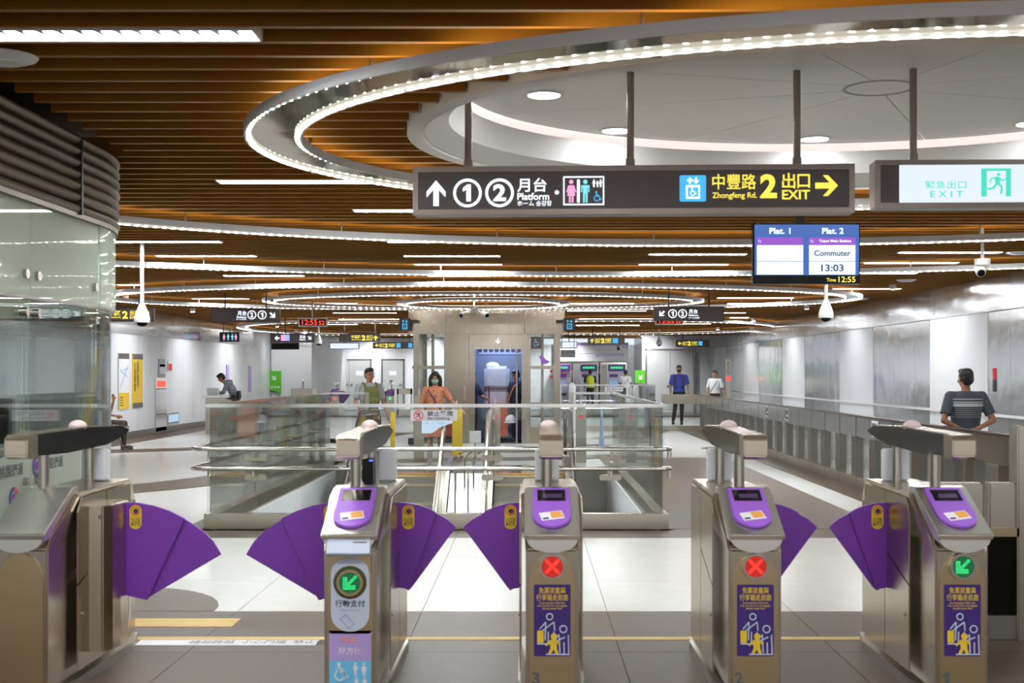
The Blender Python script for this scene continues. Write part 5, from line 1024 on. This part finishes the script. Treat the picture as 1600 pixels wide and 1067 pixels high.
# ================================================================== PEOPLE
def remesh(b, name, m, parent, voxel, it=3, rot=None):
    o = b.build('tmp', m, None)
    md = o.modifiers.new('r', 'REMESH'); md.mode = 'VOXEL'; md.voxel_size = voxel; md.use_smooth_shade = True
    if it: sm = o.modifiers.new('s', 'SMOOTH'); sm.factor = .5; sm.iterations = it
    me = bpy.data.meshes.new_from_object(o.evaluated_get(bpy.context.evaluated_depsgraph_get()))
    me.name = name; old = o.data; bpy.data.objects.remove(o); bpy.data.meshes.remove(old)
    if not me.materials: me.materials.append(m)
    n = bpy.data.objects.new(name, me); COL.objects.link(n); n.parent = parent
    return n
def V(*a): return Vector(a)
def hand(b, wrist, d, side, palm_n, curl=.5, s=1.0):
    d = Vector(d).normalized(); n = Vector(palm_n).normalized(); n = (n - d * n.dot(d)).normalized(); r = d.cross(n) * side   # r: towards the thumb
    w_ = Vector(wrist); c = w_ + d * .045 * s
    b.cone(w_, w_ + d * .03 * s, .024 * s, .026 * s, 8)
    for k in (-1, 0, 1): b.cone(c - d * .02 * s + r * k * .016 * s, c + d * .035 * s + r * k * .022 * s, .0165 * s, .0145 * s, 8)
    for k, ln in ((1.5, .068), (.5, .076), (-.5, .07), (-1.5, .055)):
        p = c + d * .04 * s + r * k * .0165 * s; q = p + (d * (1 - curl * .3) + n * curl * .5).normalized() * ln * .5 * s; e = q + (d * (1 - curl) + n * curl).normalized() * ln * .5 * s
        b.cone(p, q, .0095 * s, .009 * s, 7); b.cone(q, e, .009 * s, .0078 * s, 7)
    p = c - d * .015 * s + r * .026 * s; q = p + (r * .6 + d * .7 + n * .25).normalized() * .038 * s; e = q + (d + n * .4 + r * .1).normalized() * .03 * s
    b.cone(p, q, .0125 * s, .0105 * s, 7); b.cone(q, e, .0105 * s, .009 * s, 7)
def person(label, loc, face, h, J, wear, vox=.011, skin=SKIN, hair='short', mask=None, glasses=False, female=False, yaw_head=0, pitch_head=0):
    """face: rotation about Z, 0 = looks towards the camera (-Y). J: joints in metres for a 1.70 m figure."""
    s = h / 1.70; t = thing('person', label, 'person', (0, 0, 0))
    D = dict(pelvis=V(0, 0, .93), chest=V(0, 0, 1.24), neck=V(0, .01, 1.42), head=V(0, -.015, 1.575))
    for sd, k in (('L', 1), ('R', -1)):
        D['sh' + sd] = V(k * (.165 if female else .185), .005, 1.365); D['el' + sd] = V(k * .235, .03, 1.10); D['wr' + sd] = V(k * .24, -.03, .86); D['hip' + sd] = V(k * .09, 0, .90); D['kn' + sd] = V(k * .095, -.015, .50); D['an' + sd] = V(k * .10, .02, .085)
        D['hd' + sd] = None; D['hn' + sd] = V(-k, 0, 0)
    for k_, v in J.items(): D[k_] = Vector(v) if v is not None and k_ != 'curl' else v
    curl = J.get('curl', .5)
    ch, pe, ne, he = D['chest'], D['pelvis'], D['neck'], D['head']
    up = (ch - pe).normalized()
    def torso(b, g, z0=-.06, hips=True, z1=None):   # flattened trunk along pelvis -> neck, g = thickness of cloth
        secs = []
        W = [(-.08, .125 if not female else .135, .105), (.0, .155 if not female else .158, .112), (.12, .138 if not female else .125, .10), (.24, .155 if not female else .135, .112), (.34, .168 if not female else .145, .115), (.42, .155 if not female else .135, .10), (.47, .11, .075), (.50, .06, .058)]
        for (u_, rx, ry) in W:
            if u_ < z0: continue
            base = pe + (ch - pe) * (u_ / .31) if u_ <= .31 else ch + (ne - ch) * ((u_ - .31) / .18)
            secs.append((base.x, base.y, base.z, rx + g, ry + g))
        b.loft(secs, 18)
    b = B(); torso(b, 0)
    b.cone(ne - V(0, 0, .03), he - V(0, -.01, .06), .056, .05)
    ca, sa, cp, sp = cos(yaw_head), sin(yaw_head), cos(pitch_head), sin(pitch_head)
    def hp(x, y, z): y, z = y * cp - z * sp, y * sp + z * cp; return V(he.x + x * ca - y * sa, he.y + x * sa + y * ca, he.z + z)    # head frame, -y is the face, positive pitch looks down
    def hb(bb, x, y, z, r, n=12, m=8):
        k = len(bb.v); bb.ell((0, 0, 0), r, n, m)
        for i in range(k, len(bb.v)): v = bb.v[i]; bb.v[i] = tuple(hp(x + v[0], y + v[1], z + v[2]))
    hb(b, 0, .01, .03, (.075, .093, .092)); hb(b, 0, -.02, -.04, (.060, .068, .075)); hb(b, 0, -.035, -.085, (.035, .040, .03)); hb(b, 0, -.093, -.018, (.012, .018, .02)); hb(b, 0, -.083, .004, (.009, .012, .026))
    for k in (-1, 1): hb(b, k * .078, .012, -.005, (.011, .02, .032)); hb(b, k * .04, -.065, -.03, (.025, .02, .022))
    for sd, k in (('L', 1), ('R', -1)):
        b.cone(D['sh' + sd], D['el' + sd], .048 if not female else .042, .037 if not female else .033); b.cone(D['el' + sd], D['wr' + sd], .037 if not female else .032, .025)
        b.cone(ch + V(0, 0, .12), D['sh' + sd], .06, .055)
        d = D['hd' + sd] if D['hd' + sd] is not None else D['wr' + sd] - D['el' + sd]; hand(b, D['wr' + sd], d, k, D['hn' + sd], curl)
        b.cone(D['hip' + sd], D['kn' + sd], .082, .054); mid = D['kn' + sd] + (D['an' + sd] - D['kn' + sd]) * .35 + V(0, .012, 0)
        b.cone(D['kn' + sd], mid, .053, .052); b.cone(mid, D['an' + sd], .052, .034)
        fd = V(0, -1, 0); b.cone(D['an' + sd] - V(0, 0, .04), D['an' + sd] + fd * .12 - V(0, 0, .055), .034, .028)
    body = remesh(b, 'body', skin, t, vox)
    # face details
    for k in (-1, 1):
        e = B(); hb(e, k * .031, -.0795, .012, (.013, .008, .0065), 8, 6); e.build('eye', INK, t, smooth=True)
        e = B(); hb(e, k * .031, -.085, .034, (.02, .006, .004), 8, 5); e.build('eyebrow', HAIR, t)
    e = B(); hb(e, 0, -.083, -.052, (.024, .008, .006), 8, 5)
    if not mask: e.build('mouth', mat('lip', (.33, .10, .08), .5), t)
    if mask:
        e = B(); hb(e, 0, -.04, -.042, (.064, .068, .05), 14, 10); e.build('face_mask', mask, t, smooth=True)
        e = B(); e.tube([hp(.06, -.05, -.02), hp(.078, .01, .0)], .003, 5); e.tube([hp(-.06, -.05, -.02), hp(-.078, .01, .0)], .003, 5); e.build('mask_loop', mask, t)
    if glasses:
        e = B()
        for k in (-1, 1):
            pts = [hp(k * .034 + .025 * cos(a), -.094, .012 + .019 * sin(a)) for a in [2 * pi * i / 14 for i in range(15)]]; e.tube(pts, .0028, 5, False); e.tube([hp(k * .058, -.09, .014), hp(k * .08, .01, .01)], .0028, 5)
        e.build('glasses', INK, t)
    hb_ = B(); hb(hb_, 0, .022, .048, (.083, .094, .085), 16, 10); hb(hb_, 0, .05, .0, (.076, .07, .085), 14, 10)
    if hair == 'short': hb(hb_, 0, -.035, .085, (.066, .055, .045), 12, 8)
    if hair == 'long':
        for k in (-1, 1): hb(hb_, k * .082, .02, -.08, (.05, .06, .15), 10, 8); hb(hb_, k * .06, -.03, .055, (.032, .05, .05), 10, 8)
        hb(hb_, 0, .065, -.09, (.12, .055, .16), 12, 8); hb(hb_, 0, -.02, .085, (.06, .06, .04), 12, 8)
    if hair == 'flat': hb(hb_, 0, -.06, .085, (.06, .04, .035), 12, 8)
    remesh(hb_, 'hair', HAIR, t, vox, 2)
    # clothes
    for (nm, m, kw) in wear:
        b = B()
        if nm in ('shirt', 'dress', 'vest'):
            torso(b, kw.get('g', .018), kw.get('z0', -.03)); b.cone(ch + V(0, 0, .13), ne - V(0, 0, .02), .07, .062)
            f = kw.get('sleeve', .62)
            for sd, k in (('L', 1), ('R', -1)):
                if f <= 0: continue
                S_, E_, W_ = D['sh' + sd], D['el' + sd], D['wr' + sd]; b.cone(ch + V(0, 0, .11), S_, .075, .068)
                if f <= 1: b.tube([S_, S_ + (E_ - S_) * f], [.066, .064 if f < 1 else .05], 12); b.ell(S_, (.066,) * 3)
                else: b.cone(S_, E_, .062, .05); b.tube([E_, E_ + (W_ - E_) * (f - 1)], [.05, .04], 12)
            if nm == 'dress':
                zb = kw.get('hem', .52); b.loft([(pe.x, pe.y, zb, .20, .16), (pe.x, pe.y, pe.z - .1, .18, .14), (pe.x, pe.y, pe.z + .1, .15, .12)], 18)
        elif nm in ('trousers', 'shorts'):
            b.loft([(pe.x, pe.y, pe.z + .06, .160, .122), (pe.x, pe.y, pe.z - .02, .172, .128), (pe.x, pe.y, pe.z - .09, .165, .12)], 18)
            for sd in 'LR':
                H_, K_, A_ = D['hip' + sd], D['kn' + sd], D['an' + sd]; b.cone(H_, K_, .094, .07)
                if nm == 'trousers': b.cone(K_, A_ + (K_ - A_) * .08, .068, kw.get('cuff', .055))
        elif nm == 'shoes':
            for sd in 'LR':
                A_ = D['an' + sd]; bb = B(); bb.ell(A_ + V(0, -.075, -.038), (.046, .125, .036)); bb.ell(A_ + V(0, -.0, -.02), (.045, .055, .055)); bb.box(A_.x - .043, A_.x + .043, A_.y - .19, A_.y + .045, A_.z - .085, A_.z - .062); remesh(bb, 'shoe', m, t, .01, 2)
            continue
        elif nm == 'socks':
            for sd in 'LR': K_, A_ = D['kn' + sd], D['an' + sd]; bb = B().cone(A_, A_ + (K_ - A_) * kw.get('f', .7), .043, .060); remesh(bb, 'sock', m, t, .012, 2)
            continue
        elif nm == 'backpack_front':
            g = kw.get('y', -.16); bb = B().loft([(pe.x, pe.y + g, pe.z + .06, .13, .055), (pe.x, pe.y + g - .02, pe.z + .16, .15, .075), (pe.x, pe.y + g - .01, pe.z + .36, .14, .065), (pe.x, pe.y + g + .01, pe.z + .44, .11, .045)], 16); remesh(bb, 'backpack', m, t, .014, 3)
            bb = B().loft([(pe.x, pe.y + g - .08, pe.z + .10, .10, .02), (pe.x, pe.y + g - .09, pe.z + .25, .105, .022)], 12); bb.build('backpack_pocket', m, t, smooth=True)
            for k in (-1, 1): B().tube([(pe.x + k * .10, pe.y + g + .0, pe.z + .38), (pe.x + k * .11, pe.y - .09, pe.z + .49), (pe.x + k * .12, pe.y + .03, pe.z + .50), (pe.x + k * .13, pe.y + .12, pe.z + .38)], .022, 8).build('strap', m, t, smooth=True)
            continue
        elif nm == 'straps':
            for k in kw.get('sides', (-1, 1)): B().tube([(k * .10, -.125, pe.z + .08), (k * .12, -.14, ch.z - .02), (k * .115, -.125, ch.z + .08), (k * .11, -.04, ch.z + .185), (k * .11, .06, ch.z + .185), (k * .10, .135, ch.z + .0)], .017, 8).build('strap', m, t, smooth=True)
            continue
        elif nm == 'sash':
            k = kw.get('k', 1); yy = kw.get('y', -1); B().tube([(k * .13, yy * .04, ne.z - .04), (k * .09, yy * .125, ch.z + .08), (-k * .02, yy * .145, ch.z - .1), (-k * .15, yy * .11, pe.z + .02)], kw.get('r', .011), 8).build('strap', m, t, smooth=True); continue
        elif nm == 'bag':
            c_ = kw['c']; B().loft([(c_[0], c_[1], c_[2] - .13, .15, .05), (c_[0], c_[1], c_[2] - .05, .17, .07), (c_[0], c_[1], c_[2] + .10, .14, .05)], 14).build('shoulder_bag', m, t, smooth='auto'); continue
        elif nm == 'lanyard':
            B().tube([(.05, -.07, ne.z - .01), (.02, -.135, ch.z + .02), (0, -.14, ch.z - .06)], .006, 6).tube([(-.05, -.07, ne.z - .01), (-.02, -.135, ch.z + .02), (0, -.14, ch.z - .06)], .006, 6).build('lanyard', m, t); continue
        elif nm == 'stripe_band':
            for (dz_, hh) in kw['rows']:
                z = ch.z + dz_; q = B()
                q.loft([(pe.x + (ch.x - pe.x), pe.y, z, .1895, kw.get('ry', .1375)), (ch.x, pe.y, z + hh, .1895, kw.get('ry', .1375))], 28); o_ = q.build('shirt_stripe', m, t, smooth='auto')
            continue
        elif nm == 'phone':
            c_ = kw['c']; box('phone', m, t, c_[0] - .075, c_[0] + .075, c_[1] - .008, c_[1] + .008, c_[2] - .035, c_[2] + .035); continue
        remesh(b, nm, m, t, vox * 1.05, 4)
    t.scale = (s, s, s); t.rotation_euler = (0, 0, face); t.location = loc
    return t
def stripes(name, c0, c1, scale, wdt=.5, ax=2):
    if name in MATS: return MATS[name]
    m = mat(name, c0, .8); nt = m.node_tree; p = nt.nodes['Principled BSDF']; tc = nt.nodes.new('ShaderNodeTexCoord'); sp = nt.nodes.new('ShaderNodeSeparateXYZ'); nt.links.new(tc.outputs['Object'], sp.inputs[0])
    ml = nt.nodes.new('ShaderNodeMath'); ml.operation = 'MULTIPLY'; ml.inputs[1].default_value = scale; nt.links.new(sp.outputs[ax], ml.inputs[0]); fr_ = nt.nodes.new('ShaderNodeMath'); fr_.operation = 'FRACT'; nt.links.new(ml.outputs[0], fr_.inputs[0])
    gt = nt.nodes.new('ShaderNodeMath'); gt.operation = 'GREATER_THAN'; gt.inputs[1].default_value = wdt; nt.links.new(fr_.outputs[0], gt.inputs[0]); mx = nt.nodes.new('ShaderNodeMix'); mx.data_type = 'RGBA'; mx.inputs[6].default_value = (*c0, 1); mx.inputs[7].default_value = (*c1, 1); nt.links.new(gt.outputs[0], mx.inputs[0]); nt.links.new(mx.outputs[2], p.inputs['Base Color']); return m
def polo_mat():
    m = mat('polo_slate', (.075, .095, .12), .8); nt = m.node_tree; p = nt.nodes['Principled BSDF']; tc = nt.nodes.new('ShaderNodeTexCoord'); sp = nt.nodes.new('ShaderNodeSeparateXYZ'); nt.links.new(tc.outputs['Object'], sp.inputs[0])
    mr = nt.nodes.new('ShaderNodeMapRange'); mr.inputs[1].default_value = .90; mr.inputs[2].default_value = 1.45; nt.links.new(sp.outputs[2], mr.inputs[0])
    ra = nt.nodes.new('ShaderNodeValToRGB'); ra.color_ramp.interpolation = 'CONSTANT'; nt.links.new(mr.outputs[0], ra.inputs[0]); D0, W0, G0 = (.075, .095, .12, 1), (.62, .66, .72, 1), (.30, .33, .37, 1)
    zz = [(1.125, G0), (1.133, D0), (1.150, G0), (1.158, D0), (1.175, G0), (1.183, D0), (1.200, G0), (1.208, D0), (1.225, G0), (1.233, D0), (1.25, W0), (1.285, D0), (1.295, W0), (1.307, D0), (1.33, W0), (1.342, D0)]
    els = ra.color_ramp.elements; els.remove(els[1]); els[0].position = 0; els[0].color = D0
    for (z, c) in zz: e = els.new((z - .90) / .55); e.color = c
    gx = nt.nodes.new('ShaderNodeMath'); gx.operation = 'ABSOLUTE'; nt.links.new(sp.outputs[0], gx.inputs[0]); lt = nt.nodes.new('ShaderNodeMath'); lt.operation = 'LESS_THAN'; lt.inputs[1].default_value = .175; nt.links.new(gx.outputs[0], lt.inputs[0])
    mx = nt.nodes.new('ShaderNodeMix'); mx.data_type = 'RGBA'; mx.inputs[6].default_value = D0; nt.links.new(lt.outputs[0], mx.inputs[0]); nt.links.new(ra.outputs[0], mx.inputs[7]); nt.links.new(mx.outputs[2], p.inputs['Base Color']); return m
POLO = polo_mat()
KHAKI = mat('khaki_cloth', (.13, .11, .07), .85); DARKT = mat('dark_trousers', (.022, .019, .019), .8); OLIVE = mat('olive_canvas', (.14, .145, .045), .85); GREYT = mat('grey_tee', (.33, .35, .36), .85); ORF = mat('orange_floral', (.66, .23, .12), .8, noise=.75, nscale=22)
BLUET = mat('blue_tee', (.05, .085, .40), .85); WHITET = mat('white_tee', (.78, .78, .78), .85); NAVYT = mat('navy_uniform', (.012, .015, .05), .8); HIVIS = mat('hivis_yellow', (.62, .74, .04), .7); MASKG = mat('mask_green', (.32, .60, .53), .7); MASKB = mat('mask_black', (.012, .012, .014), .7)
SHOE = mat('dark_shoe', (.03, .025, .025), .6); SOCKG = mat('grey_sock', (.40, .38, .38), .8); STRIPE = stripes('striped_shirt', (.40, .47, .52), (.10, .13, .17), 26, .55); TRK = mat('maroon_strap', (.12, .015, .06), .7)
# man in slate polo, back turned, hands clasped behind
person('man seen from behind in slate polo with white chest stripes, hands clasped behind', (4.80, 14.1, 0), pi + .0, 1.60,
       dict(elL=(.29, .10, 1.09), wrL=(.07, .155, .965), hdL=(-1, .12, -.15), hnL=(0, 1, 0), elR=(-.29, .10, 1.09), wrR=(-.06, .17, .985), hdR=(1, .15, -.25), hnR=(0, 1, 0), curl=.35),
       [('shirt', POLO, dict(g=.028, z0=-.05, sleeve=.75)), ('trousers', KHAKI, {}), ('shoes', SHOE, {}), ('phone', BLACK, dict(c=(-.02, .20, .935)))], .0075, SKIN2, 'short', yaw_head=.25)
# woman with green mask
person('woman in orange floral dress with green face mask stepping onto the escalator', (at(681, 0, 21.7)[0], 21.55, .005), .0, 1.56,
       dict(elL=(.30, -.02, 1.17), wrL=(.47, -.12, 1.02), hdL=(.6, -.4, -.5), hnL=(0, 0, -1), elR=(-.25, .02, 1.1), wrR=(-.22, -.10, .90)),
       [('dress', ORF, dict(g=.022, sleeve=1.0, hem=.50)), ('shoes', SOCKG, {}), ('socks', SOCKG, dict(f=.62)), ('sash', TRK, dict(k=-1, r=.012)), ('lanyard', NAVY, {})], .0095, SKIN, 'long', MASKG, female=True, pitch_head=.25)
# man with olive backpack worn in front
person('man with glasses wearing an olive backpack on his chest behind the left escalator', (at(576, 0, 21.6)[0], 21.7, 0), .35, 1.63,
       dict(elR=(-.25, .0, 1.10), wrR=(-.18, -.20, .93), elL=(.25, .0, 1.08), wrL=(.30, -.12, .88)), [('shirt', GREYT, dict(g=.02, sleeve=.8)), ('trousers', DARKT, {}), ('shoes', SHOE, {}), ('backpack_front', OLIVE, {})], .0095, SKIN2, 'short', glasses=True, yaw_head=.25)
# blue shirt, black mask, walking
person('man in blue shirt with black face mask walking behind the fence end', (at(1061, 0, 38.2)[0], 38.2, 0), -.1, 1.78,
       dict(elL=(.245, .03, 1.1), wrL=(.26, -.06, .87), elR=(-.24, .03, 1.1), wrR=(-.24, -.05, .86), knR=(-.11, -.06, .50), anR=(-.17, -.16, .10), knL=(.08, .0, .50), anL=(.075, .08, .085)), [('shirt', BLUET, dict(g=.022, sleeve=.85)), ('trousers', DARKT, dict(cuff=.05)), ('shoes', SHOE, {}), ('straps', TRK, {})], .012, SKIN, 'short', MASKB)
person('man in white t-shirt with crossbody strap looking left behind the fence', (at(1117, 0, 40.5)[0], 40.5, 0), -.45, 1.62, dict(elL=(.27, .04, 1.1), wrL=(.34, -.03, .88), elR=(-.26, .04, 1.1), wrR=(-.30, -.04, .88)), [('shirt', WHITET, dict(g=.028, sleeve=.9)), ('trousers', DARKT, {}), ('shoes', SHOE, {}), ('sash', GREYT, dict(k=1))], .013, SKIN2, 'short', yaw_head=-.3)
# man leaning on the counter
person('man in striped shirt with dark shoulder bag leaning over the writing counter', (at(366, 0, 33.2)[0], 33.3, 0), -pi / 2 + .2, 1.66,
       dict(chest=(0, -.12, 1.20), neck=(0, -.24, 1.35), head=(0, -.36, 1.44), shL=(.18, -.20, 1.30), shR=(-.18, -.20, 1.30), elL=(.22, -.30, 1.06), wrL=(.14, -.52, 1.03), elR=(-.22, -.30, 1.06), wrR=(-.12, -.54, 1.03)),
       [('shirt', STRIPE, dict(g=.022, sleeve=1.8)), ('trousers', KHAKI, {}), ('shoes', SHOE, {}), ('bag', mat('dark_bag', (.04, .035, .033), .8), dict(c=(.17, .10, 1.0)))], .011, SKIN2, 'short', pitch_head=.6)
person('person in yellow safety vest facing the middle ticket machine', (at(922.5, 0, 53.2)[0], 53.4, 0), pi, 1.68, {}, [('shirt', NAVYT, dict(g=.018, sleeve=.8)), ('vest', HIVIS, dict(g=.035, sleeve=0)), ('trousers', DARKT, {}), ('shoes', SHOE, {})], .015, SKIN2, 'short')
person('person in white t-shirt with dark strap facing the right ticket machine', (at(978, 0, 53.2)[0], 53.4, 0), pi, 1.66, dict(elL=(.24, -.1, 1.12), wrL=(.14, -.28, 1.05)), [('shirt', WHITET, dict(g=.024, sleeve=.8)), ('trousers', DARKT, {}), ('shoes', SHOE, {}), ('sash', INK, dict(k=-1, y=1))], .015, SKIN2, 'short')
person('porter in navy uniform with orange shoulder belt standing in the lift', (at(806.5, 0, 28.55)[0], 28.62, .01), -.9, 1.60, dict(elR=(-.23, -.02, 1.08), wrR=(-.2, -.10, .84)), [('shirt', NAVYT, dict(g=.026, sleeve=.75)), ('trousers', DARKT, {}), ('shoes', SHOE, {}), ('sash', mat('orange_belt', (.85, .25, .12), .6), dict(k=1, r=.018))], .012, SKIN2, 'short', pitch_head=.3)
person('man at the back of the lift behind the white wrapped bundle', (at(776, 0, 29.75)[0], 29.75, .01), pi, 1.76, {}, [('shirt', WHITET, dict(g=.02, sleeve=.8)), ('trousers', DARKT, {}), ('shoes', SHOE, {})], .014, SKIN, 'short')
person('porter in dark clothes half hidden behind the left lift door jamb', (at(738, 0, 28.9)[0], 28.75, .01), -.6 + pi / 2, 1.55, dict(elL=(.2, -.2, 1.08), wrL=(.12, -.36, 1.05)), [('shirt', NAVYT, dict(g=.02, sleeve=.8)), ('trousers', DARKT, {}), ('shoes', SHOE, {})], .014, SKIN, 'short')
# seated person mostly behind the booth
person('person seated on the bench at left, half hidden by the booth corner', (-8.62, 25.75, 0), pi / 2 + .1, 1.66,
       dict(pelvis=(0, .02, .56), chest=(0, -.03, .87), neck=(0, -.05, 1.05), head=(0, -.08, 1.20), shL=(.18, -.04, .99), shR=(-.18, -.04, .99), elL=(.23, -.12, .76), wrL=(.12, -.22, 1.0), hdL=(0, .1, 1), elR=(-.23, -.12, .74), wrR=(-.14, -.32, .70), hipL=(.09, .0, .53), hipR=(-.09, .0, .53), knL=(.11, -.44, .53), knR=(-.11, -.44, .53), anL=(.11, -.42, .085), anR=(-.11, -.46, .085)),
       [('shirt', GREYT, dict(g=.02, sleeve=.8)), ('trousers', mat('brown_trousers', (.05, .035, .028), .85), {}), ('shoes', SHOE, {})], .012, SKIN2, 'short')
